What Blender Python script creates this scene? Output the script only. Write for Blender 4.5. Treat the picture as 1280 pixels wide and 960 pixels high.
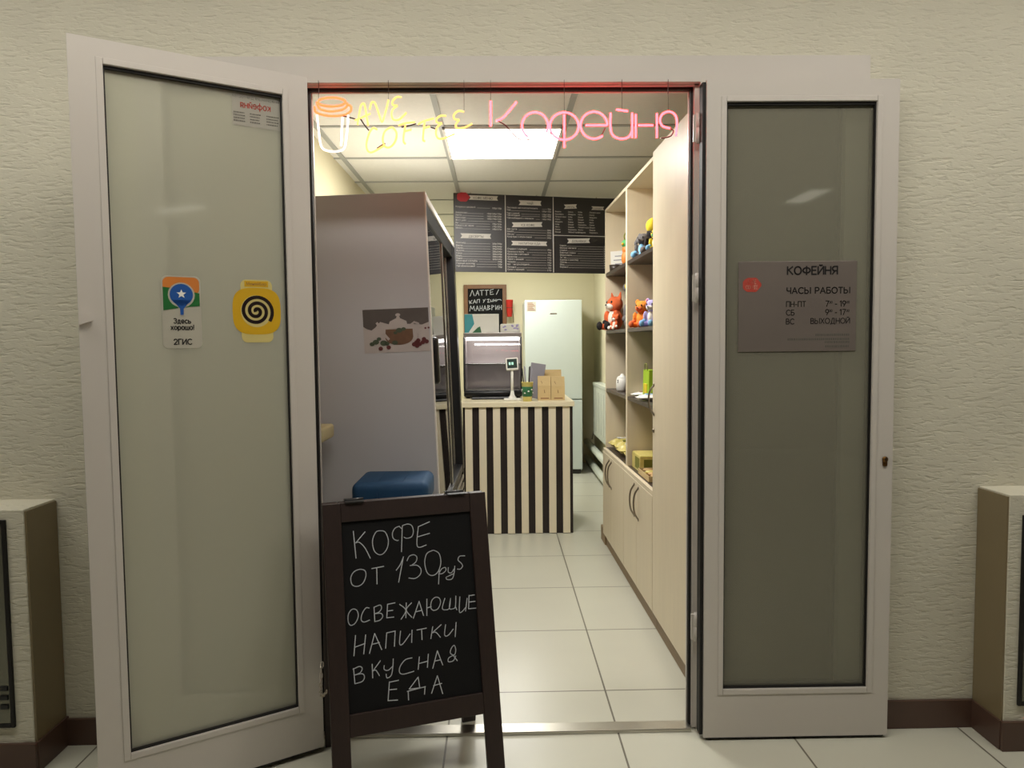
import bpy, bmesh, math, random
import numpy as np
from mathutils import Vector, Matrix
random.seed(7)
S = bpy.context.scene
COL = S.collection
for o in list(bpy.data.objects): bpy.data.objects.remove(o)

# ------------------------------------------------------------------ camera
F_PX, PITCH, YAW, ROLL, CAM_Z = 900.7, .0571, .0191, -.0098, 1.371
cp, sp, cw, sw = math.cos(PITCH), math.sin(PITCH), math.cos(YAW), math.sin(YAW)
FWD = Vector((sw*cp, cw*cp, -sp)); R0 = Vector((cw, -sw, 0)); U0 = R0.cross(FWD)
RGT = R0*math.cos(ROLL) + U0*math.sin(ROLL); UPV = -R0*math.sin(ROLL) + U0*math.cos(ROLL)
CAM = Vector((0, 0, CAM_Z))
cd = bpy.data.cameras.new('camera'); cam = bpy.data.objects.new('camera', cd); COL.objects.link(cam)
cd.sensor_width = 36; cd.sensor_fit = 'HORIZONTAL'; cd.lens = F_PX*36/1280; cd.clip_start = .02
M4 = Matrix((( RGT.x, UPV.x, -FWD.x, 0), (RGT.y, UPV.y, -FWD.y, 0), (RGT.z, UPV.z, -FWD.z, CAM_Z), (0, 0, 0, 1)))
cam.matrix_world = M4
S.camera = cam
def ray(x, y): return FWD + RGT*((x-640)/F_PX) - UPV*((y-480)/F_PX)
def on_y(x, y, Y): d = ray(x, y); return CAM + d*(Y/d.y)
def on_z(x, y, Z): d = ray(x, y); return CAM + d*((Z-CAM_Z)/d.z)
def on_plane(x, y, p, n): d = ray(x, y); return CAM + d*((p-CAM).dot(n)/d.dot(n))

# ------------------------------------------------------------------ light
W = bpy.data.worlds.new('world'); S.world = W; W.use_nodes = True
W.node_tree.nodes['Background'].inputs[0].default_value = (.9, .95, 1, 1)
W.node_tree.nodes['Background'].inputs[1].default_value = .05
S.view_settings.view_transform = 'Standard'; S.view_settings.look = 'None'
S.view_settings.gamma = 1; S.view_settings.exposure = 0.0; S.view_settings.use_curve_mapping = False
CORRIDOR_W, SHOP_W, PANEL_E = 20, 26, 9.0
def area(name, loc, sx, sy, power, color, rot=(0, 0, 0)):
    l = bpy.data.lights.new(name, 'AREA'); l.shape = 'RECTANGLE'; l.size = sx; l.size_y = sy
    l.energy = power; l.color = color
    o = bpy.data.objects.new(name, l); COL.objects.link(o); o.location = loc; o.rotation_euler = rot
    return o
CORR_LIGHTS = [(-2.1, 1.42), (0, 1.42), (2.1, 1.42)]
for (x, y) in CORR_LIGHTS: area('corridor_lamp_light', (x, y, 2.985), 1.9, .16, CORRIDOR_W, (1, .972, .91))
SHOP_LIGHTS = [(.037, 3.861), (.037, 6.861)]
for (x, y) in SHOP_LIGHTS: area('shop_panel_light', (x, y, 2.395), .54, .54, SHOP_W, (1, .985, .945))

# ------------------------------------------------------------------ materials
def lin(c):
    return tuple(((v/255)/12.92 if v/255 <= .04045 else ((v/255+.055)/1.055)**2.4) for v in c)
def mk(name, rgb, rough=.5, metal=0, var=.06, scale=12, bump=0, bscale=60, stretch=(1, 1, 1), emit=None, estr=0, spec=.5, coat=0):
    m = bpy.data.materials.new(name); m.use_nodes = True
    nt = m.node_tree; b = nt.nodes['Principled BSDF']; c = lin(rgb)
    tc = nt.nodes.new('ShaderNodeTexCoord'); mp = nt.nodes.new('ShaderNodeMapping')
    mp.inputs['Scale'].default_value = stretch
    nt.links.new(tc.outputs['Object'], mp.inputs[0])
    n = nt.nodes.new('ShaderNodeTexNoise'); n.inputs['Scale'].default_value = scale; n.inputs['Detail'].default_value = 4
    nt.links.new(mp.outputs[0], n.inputs['Vector'])
    mx = nt.nodes.new('ShaderNodeMix'); mx.data_type = 'RGBA'
    mx.inputs[6].default_value = (*[max(0, v*(1-var)) for v in c], 1)
    mx.inputs[7].default_value = (*[min(1, v*(1+var)) for v in c], 1)
    nt.links.new(n.outputs['Fac'], mx.inputs[0]); nt.links.new(mx.outputs[2], b.inputs['Base Color'])
    b.inputs['Roughness'].default_value = rough; b.inputs['Metallic'].default_value = metal
    b.inputs['Specular IOR Level'].default_value = spec; b.inputs['Coat Weight'].default_value = coat
    if bump:
        n2 = nt.nodes.new('ShaderNodeTexNoise'); n2.inputs['Scale'].default_value = bscale; n2.inputs['Detail'].default_value = 6
        nt.links.new(mp.outputs[0], n2.inputs['Vector'])
        bp = nt.nodes.new('ShaderNodeBump'); bp.inputs['Strength'].default_value = bump; bp.inputs['Distance'].default_value = .004
        nt.links.new(n2.outputs['Fac'], bp.inputs['Height']); nt.links.new(bp.outputs[0], b.inputs['Normal'])
    if emit:
        b.inputs['Emission Color'].default_value = (*lin(emit), 1); b.inputs['Emission Strength'].default_value = estr
    return m
def emission(name, rgb, s):
    m = mk(name, rgb, .4, emit=rgb, estr=s); return m
def tiles(name, rgb, grout, size, ox, oy, mortar, rough):
    m = mk(name, rgb, rough, var=.05, scale=3); nt = m.node_tree; b = nt.nodes['Principled BSDF']
    src = b.inputs['Base Color'].links[0].from_socket
    tc = nt.nodes.new('ShaderNodeTexCoord'); mp = nt.nodes.new('ShaderNodeMapping')
    mp.inputs['Location'].default_value = (-ox + mortar/2, -oy + mortar/2, 0)
    br = nt.nodes.new('ShaderNodeTexBrick'); br.offset = 0; br.squash = 1
    br.inputs['Scale'].default_value = 1; br.inputs['Brick Width'].default_value = size; br.inputs['Row Height'].default_value = size
    br.inputs['Mortar Size'].default_value = mortar; br.inputs['Mortar Smooth'].default_value = .1
    br.inputs['Mortar'].default_value = (*lin(grout), 1)
    nt.links.new(tc.outputs['Object'], mp.inputs[0]); nt.links.new(mp.outputs[0], br.inputs['Vector'])
    nt.links.new(src, br.inputs['Color1']); nt.links.new(src, br.inputs['Color2'])
    nt.links.new(br.outputs['Color'], b.inputs['Base Color'])
    return m
def film_glass(name, rgb, clear, rough):
    m = mk(name, rgb, rough, var=.03, scale=2); nt = m.node_tree; b = nt.nodes['Principled BSDF']
    out = nt.nodes['Material Output']; t = nt.nodes.new('ShaderNodeBsdfTransparent'); mix = nt.nodes.new('ShaderNodeMixShader')
    t.inputs[0].default_value = (.96, .98, .93, 1)
    mix.inputs[0].default_value = clear
    nt.links.new(b.outputs[0], mix.inputs[1]); nt.links.new(t.outputs[0], mix.inputs[2]); nt.links.new(mix.outputs[0], out.inputs[0])
    return m
def clear_glass(name, tint, ior=1.5, rough=.02):
    m = bpy.data.materials.new(name); m.use_nodes = True; nt = m.node_tree
    nt.nodes.remove(nt.nodes['Principled BSDF']); out = nt.nodes['Material Output']
    t = nt.nodes.new('ShaderNodeBsdfTransparent'); t.inputs[0].default_value = (*tint, 1)
    g = nt.nodes.new('ShaderNodeBsdfGlossy'); g.inputs['Roughness'].default_value = rough
    fr = nt.nodes.new('ShaderNodeFresnel'); fr.inputs[0].default_value = ior
    mix = nt.nodes.new('ShaderNodeMixShader')
    nt.links.new(fr.outputs[0], mix.inputs[0]); nt.links.new(t.outputs[0], mix.inputs[1]); nt.links.new(g.outputs[0], mix.inputs[2])
    nt.links.new(mix.outputs[0], out.inputs[0]); return m

def plaster_mat():
    m = mk('plaster', (210, 206, 189), .88, var=.05, scale=5, spec=.15); nt = m.node_tree; b = nt.nodes['Principled BSDF']
    tc = nt.nodes.new('ShaderNodeTexCoord'); mp = nt.nodes.new('ShaderNodeMapping'); mp.inputs['Scale'].default_value = (.6, .6, 2.3)
    nt.links.new(tc.outputs['Object'], mp.inputs[0])
    def noise(sc, det, dist=0):
        n = nt.nodes.new('ShaderNodeTexNoise'); n.inputs['Scale'].default_value = sc; n.inputs['Detail'].default_value = det; n.inputs['Distortion'].default_value = dist
        nt.links.new(mp.outputs[0], n.inputs['Vector']); return n
    n1, n2 = noise(40, 6, .4), noise(130, 3)
    rp_ = nt.nodes.new('ShaderNodeValToRGB'); rp_.color_ramp.elements[0].position = .28; rp_.color_ramp.elements[1].position = .5
    nt.links.new(n1.outputs['Fac'], rp_.inputs[0])
    ad = nt.nodes.new('ShaderNodeMath'); ad.operation = 'MULTIPLY_ADD'; ad.inputs[1].default_value = .35
    nt.links.new(n2.outputs['Fac'], ad.inputs[0]); nt.links.new(rp_.outputs[0], ad.inputs[2])
    bp = nt.nodes.new('ShaderNodeBump'); bp.inputs['Strength'].default_value = .7; bp.inputs['Distance'].default_value = .003
    nt.links.new(ad.outputs[0], bp.inputs['Height']); nt.links.new(bp.outputs[0], b.inputs['Normal'])
    return m
M = dict(
 plaster = plaster_mat(),
 shopwall = mk('shop_wall_paint', (220, 213, 182), .7, var=.03, scale=4, spec=.3),
 ceil = mk('ceiling_tile', (232, 231, 224), .9, var=.04, scale=60, bump=.2, bscale=200, spec=.1),
 grid = mk('ceiling_grid_metal', (168, 170, 166), .5, var=.02),
 floor = tiles('floor_tile', (199, 198, 183), (110, 106, 93), .6, .4097, 2.7601, .0035, .3),
 base = mk('baseboard_tile', (84, 62, 52), .35, var=.1, scale=8),
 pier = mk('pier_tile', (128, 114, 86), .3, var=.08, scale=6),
 pvc = mk('white_door_profile', (203, 197, 190), .32, var=.02, scale=3),
 gasket = mk('black_gasket', (14, 11, 10), .6),
 glass = film_glass('frosted_door_glass_lit_tint', (200, 198, 182), .42, .05),  # lighter copy of the door glass, left leaf's brighter light put into the tint
 shadeglass = film_glass('door_glass_shade_tint', (150, 147, 132), .5, .03),  # darker copy of the same glass, right leaf's dimmer light put into the tint
 litsideglass = film_glass('sidelight_glass_lit_tint', (176, 172, 154), .25, .06),  # bright room behind the left sidelight put into the glass colour
 sideglass = film_glass('sidelight_glass', (74, 72, 60), .25, .06),  # dark background behind the right sidelight put into the glass colour
 alu = mk('aluminium', (190, 186, 176), .3, 1, var=.05, scale=30),
 steel = mk('brushed_steel', (176, 172, 166), .34, 1, var=.1, scale=20, stretch=(1, 1, 30)),
 brass = mk('old_brass', (120, 88, 50), .35, 1, var=.2, scale=60),
 plaque = mk('plaque_metal', (136, 126, 120), .46, .55, var=.12, scale=5),
 ink = mk('black_ink', (24, 20, 20), .6),
 redink = mk('red_ink', (178, 62, 48), .6),
 paleink = mk('pale_ink', (240, 206, 186), .6),
 greyink = mk('grey_ink', (96, 92, 84), .7),
 wood = mk('dark_stained_wood', (40, 26, 22), .5, var=.28, scale=14, stretch=(6, 6, .6), bump=.15, bscale=40),
 chalkboard = mk('black_chalkboard', (13, 13, 14), .8, var=.25, scale=9, spec=.25),
 chalk = mk('white_chalk', (190, 194, 198), .95, var=.25, scale=260),
 chain = mk('chain_steel', (190, 180, 165), .3, 1),
 cream = mk('cream_laminate', (224, 210, 182), .42, var=.06, scale=7, stretch=(4, 4, .5)),
 shelf = mk('dark_shelf_laminate', (62, 52, 46), .35, var=.1),
 plinth = mk('brown_plinth', (142, 118, 88), .5, var=.1),
 handle = mk('satin_handle', (150, 140, 126), .3, 1),
 fridgewhite = mk('fridge_white', (204, 214, 210), .3, var=.02),
 cooler = mk('cooler_grey_enamel', (190, 190, 195), .3, var=.03, scale=3),
 coolerwhite = mk('cooler_edge_white', (232, 228, 222), .3),
 black = mk('black_plastic', (20, 20, 21), .35),
 darkinside = mk('cooler_inside', (120, 116, 108), .6),
 silver = mk('silver_trim', (205, 203, 198), .25, 1),
 coolerglass = clear_glass('cooler_glass', (.6, .61, .6), 1.9),
 caseglass = clear_glass('case_glass', (.82, .84, .85), 1.55),
 velvet = mk('blue_velvet', (16, 62, 98), .75, var=.22, scale=10, bump=.1),
 slatcream = mk('cream_slat', (232, 221, 195), .45, var=.05, scale=6),
 blackboardm = mk('dark_counter_panel', (34, 24, 22), .5, var=.15),
 worktop = mk('pale_worktop', (232, 221, 190), .35, var=.05),
 menublack = mk('menu_print_black', (22, 19, 27), .42, var=.1, scale=3, spec=.9),
 menuwhite = mk('menu_print_white', (222, 218, 212), .5),
 menured = mk('menu_print_red', (196, 50, 62), .45),
 paper = mk('white_paper', (236, 234, 226), .7, var=.04),
 kraft = mk('kraft_paper', (206, 180, 130), .8, var=.12, scale=14, bump=.2),
 pipe = mk('painted_pipe', (206, 212, 200), .35),
 fox = mk('orange_plush', (218, 104, 58), .95, var=.12, scale=80, bump=.5, bscale=300),
 bear = mk('bright_orange_plush', (240, 142, 52), .95, var=.12, scale=80, bump=.5, bscale=300),
 plushwhite = mk('white_plush', (236, 228, 214), .95, var=.06, scale=80, bump=.5, bscale=300),
 plushblack = mk('black_plush', (26, 20, 20), .9, var=.2, scale=80),
 lilac = mk('lilac_plush', (178, 168, 214), .95, var=.15, scale=60, bump=.5, bscale=300),
 pinkp = mk('pink_plush', (222, 140, 170), .95, var=.15, scale=60),
 greyp = mk('grey_plush', (104, 100, 100), .95, var=.2, scale=60, bump=.5, bscale=300),
 bluep = mk('light_blue_plush', (130, 184, 220), .95, var=.15, scale=60, bump=.5, bscale=300),
 yellowp = mk('yellow_plush', (222, 198, 48), .9, var=.12, scale=60),
 greenp = mk('green_plush', (90, 170, 100), .9, var=.15, scale=60),
 lime = mk('lime_bag', (164, 200, 40), .5, var=.15, scale=12),
 yellowpack = mk('yellow_wrapper', (222, 206, 120), .3, var=.25, scale=40, bump=.5, bscale=60),
 olive = mk('olive_label', (120, 122, 40), .5, var=.2),
 biscuit = mk('biscuit', (196, 160, 110), .8, var=.25, scale=60, bump=.4),
 teal = mk('teal_print', (70, 160, 170), .5, var=.2),
 red = mk('red_paper', (196, 44, 36), .5, var=.06),
 green = mk('green_print', (52, 110, 72), .5, var=.25, scale=60),
 greypaper = mk('grey_card', (148, 146, 156), .5, var=.1),
 brownprint = mk('brown_print', (140, 96, 66), .7, var=.2),
 st_white = mk('sticker_white', (178, 174, 160), .5),
 film = mk('notice_film', (158, 154, 142), .5),
 st_orange = mk('sticker_orange', (206, 122, 48), .5, var=.15, scale=14),
 st_green = mk('sticker_green', (24, 104, 44), .5, var=.1),
 st_blue = mk('sticker_blue', (22, 82, 160), .5),
 st_yellow = mk('sticker_yellow', (208, 164, 20), .45, var=.06),
 st_pale = mk('sticker_pale', (206, 190, 120), .5),
 reflection_block = mk('reflection_cream', (186, 176, 136), .6),  # colour of a soft reflection on the cooler side
 spiral = mk('spiral_dark', (36, 16, 18), .5),
 poster_dark = mk('poster_dark', (92, 86, 84), .4, var=.3, scale=14),
 poster_pale = mk('poster_pale', (186, 178, 176), .4, var=.08, scale=14),
 poster_amber = mk('poster_amber', (114, 86, 68), .4, var=.25, scale=40),
 poster_green = mk('poster_green', (78, 88, 72), .4, var=.3, scale=60),
 poster_berry = mk('poster_berry', (100, 52, 54), .4, var=.2, scale=60),
 screen = mk('display_screen', (34, 60, 54), .2),
 digits = emission('display_digits', (150, 200, 180), .8),
 panel = emission('light_diffuser', (255, 252, 240), PANEL_E),
 dimlamp = emission('dim_diffuser', (255, 250, 235), 4),
 casein = mk('case_inside', (196, 184, 182), .4, .2),
 casefill = emission('case_fill_glow', (255, 250, 244), 7),  # added glow that lifts the dark inside of the display case
 farpaint = mk('corridor_far_paint', (128, 122, 106), .8, spec=.2),
 farceil = mk('corridor_ceiling', (176, 172, 160), .9),
 lamp = emission('corridor_diffuser', (255, 240, 208), 4),
 neon_orange = emission('neon_orange', (255, 84, 44), 4.5),
 neon_white = emission('neon_white', (255, 232, 220), 1.8),
 neon_yellow = emission('neon_yellow', (255, 196, 104), 1.5),
 neon_pink = emission('neon_pink', (255, 50, 58), 15),
 tube_dim = mk('unlit_tube', (120, 40, 46), .4),
 wire = mk('thin_wire', (70, 50, 44), .5),
 patch = mk('glossy_panel', (120, 120, 108), .12, .6, var=.1),
)

# ------------------------------------------------------------------ geometry helpers
def nb(): return bmesh.new()
def _add(bm, src, mtx=None):
    if mtx is not None: bmesh.ops.transform(src, matrix=mtx, verts=src.verts)
    mp = [bm.verts.new(v.co) for v in src.verts]; src.verts.index_update()
    for f in src.faces:
        try:
            nf = bm.faces.new([mp[v.index] for v in f.verts]); nf.smooth = f.smooth
        except ValueError: pass
    src.free()
def box(bm, lo, hi, bev=0, mtx=None, seg=2):
    t = bmesh.new(); bmesh.ops.create_cube(t, size=1)
    for v in t.verts: v.co = Vector(((lo[i]+hi[i])/2 + v.co[i]*(hi[i]-lo[i]) for i in range(3)))
    if bev:
        bmesh.ops.bevel(t, geom=list(t.edges), offset=bev, segments=seg, profile=.5, affect='EDGES')
        for f in t.faces: f.smooth = bev > .01
    _add(bm, t, mtx)
def ell(bm, c, r, mtx=None, seg=16):
    t = bmesh.new(); bmesh.ops.create_uvsphere(t, u_segments=seg, v_segments=max(6, seg*2//3), radius=1)
    for v in t.verts: v.co = Vector((c[i] + v.co[i]*(r[i] if hasattr(r, '__len__') else r) for i in range(3)))
    for f in t.faces: f.smooth = True
    _add(bm, t, mtx)
def lathe(bm, prof, c=(0, 0, 0), seg=24, mtx=None, smooth=True):
    t = bmesh.new(); rings = []
    for (r, z) in prof:
        rings.append([t.verts.new((c[0]+r*math.cos(2*math.pi*k/seg), c[1]+r*math.sin(2*math.pi*k/seg), c[2]+z)) for k in range(seg)])
    for a, b in zip(rings, rings[1:]):
        for k in range(seg):
            f = t.faces.new((a[k], a[(k+1) % seg], b[(k+1) % seg], b[k])); f.smooth = smooth
    t.faces.new(rings[0][::-1]); t.faces.new(rings[-1])
    _add(bm, t, mtx)
def smooth_path(pts, n=4):
    P = [Vector(p) for p in pts]
    if len(P) < 3: return P
    closed = (P[0]-P[-1]).length < 1e-6
    out = []
    N = len(P)
    for i in range(N-1):
        p0 = P[i-1] if i > 0 else (P[-2] if closed else P[0]); p1 = P[i]; p2 = P[i+1]
        p3 = P[i+2] if i+2 < N else (P[1] if closed else P[-1])
        for k in range(n):
            t = k/n
            out.append(.5*((2*p1)+(p2-p0)*t+(2*p0-5*p1+4*p2-p3)*t*t+(3*p1-p0-3*p2+p3)*t**3))
    out.append(P[-1]); return out
def tube(bm, pts, r, seg=8, caps=True):
    P = [Vector(p) for p in pts]; rings = []
    ref = None
    for i, p in enumerate(P):
        d = (P[min(i+1, len(P)-1)] - P[max(i-1, 0)]).normalized()
        if ref is None:
            ref = Vector((0, 0, 1)) if abs(d.z) < .9 else Vector((1, 0, 0))
        a = (ref - d*ref.dot(d))
        if a.length < 1e-5: a = d.orthogonal()
        a.normalize(); b = d.cross(a); ref = a
        rr = r[i] if hasattr(r, '__len__') else r
        rings.append([bm.verts.new(p + (a*math.cos(2*math.pi*k/seg) + b*math.sin(2*math.pi*k/seg))*rr) for k in range(seg)])
    for A, B in zip(rings, rings[1:]):
        for k in range(seg):
            f = bm.faces.new((A[k], A[(k+1) % seg], B[(k+1) % seg], B[k])); f.smooth = True
    if caps: bm.faces.new(rings[0][::-1]); bm.faces.new(rings[-1])
def prism(bm, pts, axis, lo, hi, mtx=None):
    """polygon pts in the two other axes, extruded along axis (0,1,2)"""
    def v(a, b, c):
        q = [a, b]; q.insert(axis, c); return q
    t = bmesh.new()
    A = [t.verts.new(v(p[0], p[1], lo)) for p in pts]; B = [t.verts.new(v(p[0], p[1], hi)) for p in pts]
    n = len(pts); t.faces.new(A[::-1]); t.faces.new(B)
    for k in range(n): t.faces.new((A[k], A[(k+1) % n], B[(k+1) % n], B[k]))
    bmesh.ops.recalc_face_normals(t, faces=t.faces)
    _add(bm, t, mtx)
class Pl:
    """a flat drawing surface: origin o, right x, up y (local coordinates of the thing drawn on)"""
    def __init__(s, o, x, y): s.o = Vector(o); s.x = Vector(x).normalized(); s.y = Vector(y).normalized(); s.n = s.x.cross(s.y)
    def p(s, u, v, off=0): return s.o + s.x*u + s.y*v + s.n*off
    def poly(s, bm, pts, off=.0006):
        try: bm.faces.new([bm.verts.new(s.p(u, v, off)) for u, v in pts])
        except ValueError: pass
    def rect(s, bm, u0, v0, u1, v1, off=.0006): s.poly(bm, [(u0, v0), (u1, v0), (u1, v1), (u0, v1)], off)
    def oval(s, bm, u, v, ru, rv, off=.0006, n=24, a0=0, a1=2*math.pi):
        s.poly(bm, [(u+ru*math.cos(a0+(a1-a0)*k/n), v+rv*math.sin(a0+(a1-a0)*k/n)) for k in range(n)], off)
    def rrect(s, bm, u0, v0, u1, v1, r, off=.0006, n=6):
        pts = []
        for (cx, cy, a) in ((u1-r, v0+r, -90), (u1-r, v1-r, 0), (u0+r, v1-r, 90), (u0+r, v0+r, 180)):
            for k in range(n+1):
                t = math.radians(a+90*k/n); pts.append((cx+r*math.cos(t), cy+r*math.sin(t)))
        s.poly(bm, pts, off)
    def stroke(s, bm, pts, w, off=.0008):
        P = [Vector(p[:2]) for p in pts]
        for a, b in zip(P, P[1:]):
            d = b-a
            if d.length < 1e-7: continue
            d.normalize(); q = Vector((-d.y, d.x))*(w/2); d = d*(w*.3)
            s.poly(bm, [tuple(a-q-d), tuple(b-q+d), tuple(b+q+d), tuple(a+q-d)], off)
    def text(s, bm, body, u, v, size, align='LEFT', off=.0008, sx=1, mirror=False):
        m = text_mesh(body, align); k = size
        vs = [bm.verts.new(s.p(u + q[0]*k*sx*(-1 if mirror else 1), v + q[1]*k, off)) for q in m[0]]
        for f in m[1]:
            try: bm.faces.new([vs[i] for i in f])
            except ValueError: pass
def _a(cx, cy, rx, ry, a0, a1, n=14): return [(cx+rx*math.cos(math.radians(a0+(a1-a0)*k/n)), cy+ry*math.sin(math.radians(a0+(a1-a0)*k/n))) for k in range(n+1)]
_O = [_a(.4, .5, .4, .5, 0, 360, 24)]
def _bowl(x0, x1, y0, y1): r = (y1-y0)/2; return [(x0, y1), (x1-r*.9, y1)] + _a(x1-r*.9, (y0+y1)/2, r*.9, r, 90, -90) + [(x0, y0)]
GLYPH = {
 'К': (.62, [[(0, 0), (0, 1)], [(.6, 1), (.02, .5)], [(.14, .58), (.62, 0)]]), 'О': (.8, _O), 'O': (.8, _O), '0': (.6, [_a(.3, .5, .3, .5, 0, 360, 20)]),
 'Ф': (.86, [[(.43, -.04), (.43, 1.04)], _a(.43, .52, .43, .33, 0, 360, 22)]), 'Е': (.52, [[(.52, 1), (0, 1), (0, 0), (.52, 0)], [(0, .52), (.46, .52)]]),
 'Й': (.66, [[(0, 1), (0, 0), (.66, 1), (.66, 0)], _a(.33, 1.24, .16, .1, 200, 340, 8)]), 'И': (.66, [[(0, 1), (0, 0), (.66, 1), (.66, 0)]]),
 'Н': (.64, [[(0, 0), (0, 1)], [(.64, 0), (.64, 1)], [(0, .5), (.64, .5)]]), 'Я': (.58, [[(.58, 0), (.58, 1), (.25, 1)] + _a(.27, .72, .27, .28, 90, 270) + [(.58, .44)], [(.3, .44), (0, 0)]]),
 'Ч': (.56, [[(0, 1), (0, .62)] + _a(.22, .62, .22, .2, 180, 270, 6) + [(.56, .42)], [(.56, 1), (.56, 0)]]), 'А': (.74, [[(0, 0), (.37, 1), (.74, 0)], [(.14, .34), (.6, .34)]]),
 'С': (.72, [_a(.42, .5, .42, .5, 48, 312, 20)]), 'Ы': (.84, [[(0, 1), (0, 0)] + [(0, 0), (.26, 0)] + _a(.26, .28, .26, .28, -90, 90) + [(0, .56)], [(.84, 1), (.84, 0)]]),
 'Р': (.54, [[(0, 0), (0, 1)], _bowl(0, .54, .44, 1)]), 'Б': (.56, [[(.5, 1), (0, 1), (0, 0)], _bowl(0, .56, 0, .56)]), 'Т': (.6, [[(0, 1), (.6, 1)], [(.3, 1), (.3, 0)]]),
 'П': (.62, [[(0, 0), (0, 1), (.62, 1), (.62, 0)]]), 'В': (.56, [[(0, 0), (0, 1)], _bowl(0, .5, .52, 1), _bowl(0, .56, 0, .52)]), 'Х': (.64, [[(0, 0), (.64, 1)], [(0, 1), (.64, 0)]]),
 'Д': (.76, [[(.02, -.18), (.02, 0), (.74, 0), (.74, -.18)], [(.12, 0), (.3, 1), (.62, 1), (.62, 0)]]), 'Г': (.48, [[(0, 0), (0, 1), (.48, 1)]]),
 '2': (.56, [_a(.28, .72, .27, .28, 170, -30, 12) + [(0, 0), (.56, 0)]]), '3': (.54, [_a(.26, .76, .24, .24, 150, -90, 12), _a(.26, .27, .28, .27, 90, -150, 14)]),
 '7': (.54, [[(0, 1), (.54, 1), (.16, 0)]]), '1': (.26, [[(0, .82), (.22, 1), (.22, 0)]]), '9': (.56, [_a(.28, .7, .28, .3, 0, 360, 18), [(.55, .6), (.22, 0)]]), '-': (.32, [[(0, .4), (.32, .4)]]),
 'A': (.74, [[(0, 0), (.37, 1), (.74, 0)], [(.14, .34), (.6, .34)]]), 'V': (.7, [[(0, 1), (.35, 0), (.7, 1)]]), 'E': (.52, [[(.52, 1), (0, 1), (0, 0), (.52, 0)], [(0, .52), (.46, .52)]]),
 'C': (.72, [_a(.42, .5, .42, .5, 48, 312, 20)]), 'F': (.5, [[(.5, 1), (0, 1), (0, 0)], [(0, .52), (.44, .52)]]),
 'З': (.56, [_a(.26, .76, .26, .24, 150, -90, 12), _a(.26, .27, .3, .27, 90, -150, 14)]), 'д': (.6, [[(.02, -.16), (.02, 0), (.58, 0), (.58, -.16)], [(.1, 0), (.2, .7), (.48, .7), (.48, 0)]]),
 'е': (.54, [[(.02, .36), (.53, .36)] + _a(.27, .36, .27, .35, 0, 320, 18)]), 'с': (.5, [_a(.3, .35, .29, .35, 50, 310, 16)]), 'ь': (.46, [[(0, .7), (0, 0)], _bowl(0, .46, 0, .4)]),
 'х': (.5, [[(0, 0), (.5, .7)], [(0, .7), (.5, 0)]]), 'о': (.56, [_a(.28, .35, .28, .35, 0, 360, 18)]), 'р': (.54, [[(0, -.28), (0, .7)], _a(.27, .35, .27, .35, 0, 360, 18)]),
 'ш': (.76, [[(0, .7), (0, 0), (.76, 0), (.76, .7)], [(.38, .7), (.38, 0)]]), '!': (.06, [[(.03, 1), (.03, .3)], [(.03, .06), (.03, 0)]]), ' ': (.3, []),
 'ф': (.78, [[(.39, -.26), (.39, 1)], _a(.39, .35, .39, .33, 0, 360, 20)]), 'й': (.54, [[(0, .7), (0, 0), (.54, .7), (.54, 0)], _a(.27, .96, .14, .09, 200, 340, 8)]), 'н': (.52, [[(0, 0), (0, .7)], [(.52, 0), (.52, .7)], [(0, .36), (.52, .36)]]),
 'я': (.48, [[(.48, 0), (.48, .7), (.2, .7)] + _a(.22, .5, .22, .2, 90, 270, 10) + [(.48, .3)], [(.24, .3), (0, 0)]]), 'к': (.48, [[(0, 0), (0, .7)], [(.46, .7), (.02, .34)], [(.12, .42), (.48, 0)]]),
}
def sign_text(pl, bm, s, u, v, h, w=.16, align='LEFT', sx=1, gap=.24, off=.0008, mirror=False):
    L = (sum(GLYPH[c][0] for c in s) + gap*(len(s)-1))*h*sx
    x = 0 if align == 'LEFT' else (-L if align == 'RIGHT' else -L/2)
    for c in s:
        g = GLYPH[c]
        for st in g[1]: pl.stroke(bm, [(u+(x+p[0]*h*sx)*(-1 if mirror else 1), v+p[1]*h) for p in st], w*h, off)
        x += (g[0]+gap)*h*sx
_tc = {}
BOLD = 0
def text_mesh(body, align):
    if (body, align, BOLD) in _tc: return _tc[(body, align, BOLD)]
    c = bpy.data.curves.new('t', 'FONT'); c.body = body; c.align_x = align; c.resolution_u = 3; c.offset = BOLD
    o = bpy.data.objects.new('t', c); COL.objects.link(o); bpy.context.view_layer.update()
    m = bpy.data.meshes.new_from_object(o.evaluated_get(bpy.context.evaluated_depsgraph_get()))
    r = ([tuple(v.co) for v in m.vertices], [tuple(p.vertices) for p in m.polygons])
    bpy.data.objects.remove(o); bpy.data.curves.remove(c); bpy.data.meshes.remove(m)
    _tc[(body, align, BOLD)] = r; return r
def obj(name, bm, mat, parent=None):
    me = bpy.data.meshes.new(name); bmesh.ops.recalc_face_normals(bm, faces=[f for f in bm.faces]) if False else None
    bm.to_mesh(me); bm.free(); me.materials.append(M[mat] if isinstance(mat, str) else mat)
    o = bpy.data.objects.new(name, me); COL.objects.link(o)
    if parent is not None: o.parent = parent
    return o
def tag(o, label, cat, group=None):
    o['label'] = label; o['category'] = cat
    if group: o['group'] = group
    return o
def thing(name, label, cat, loc=(0, 0, 0), rot=0, group=None):
    o = bpy.data.objects.new(name, None); COL.objects.link(o); o.location = loc; o.empty_display_size = .05
    o.rotation_euler = rot if hasattr(rot, '__len__') else (0, 0, rot)
    return tag(o, label, cat, group)
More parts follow.
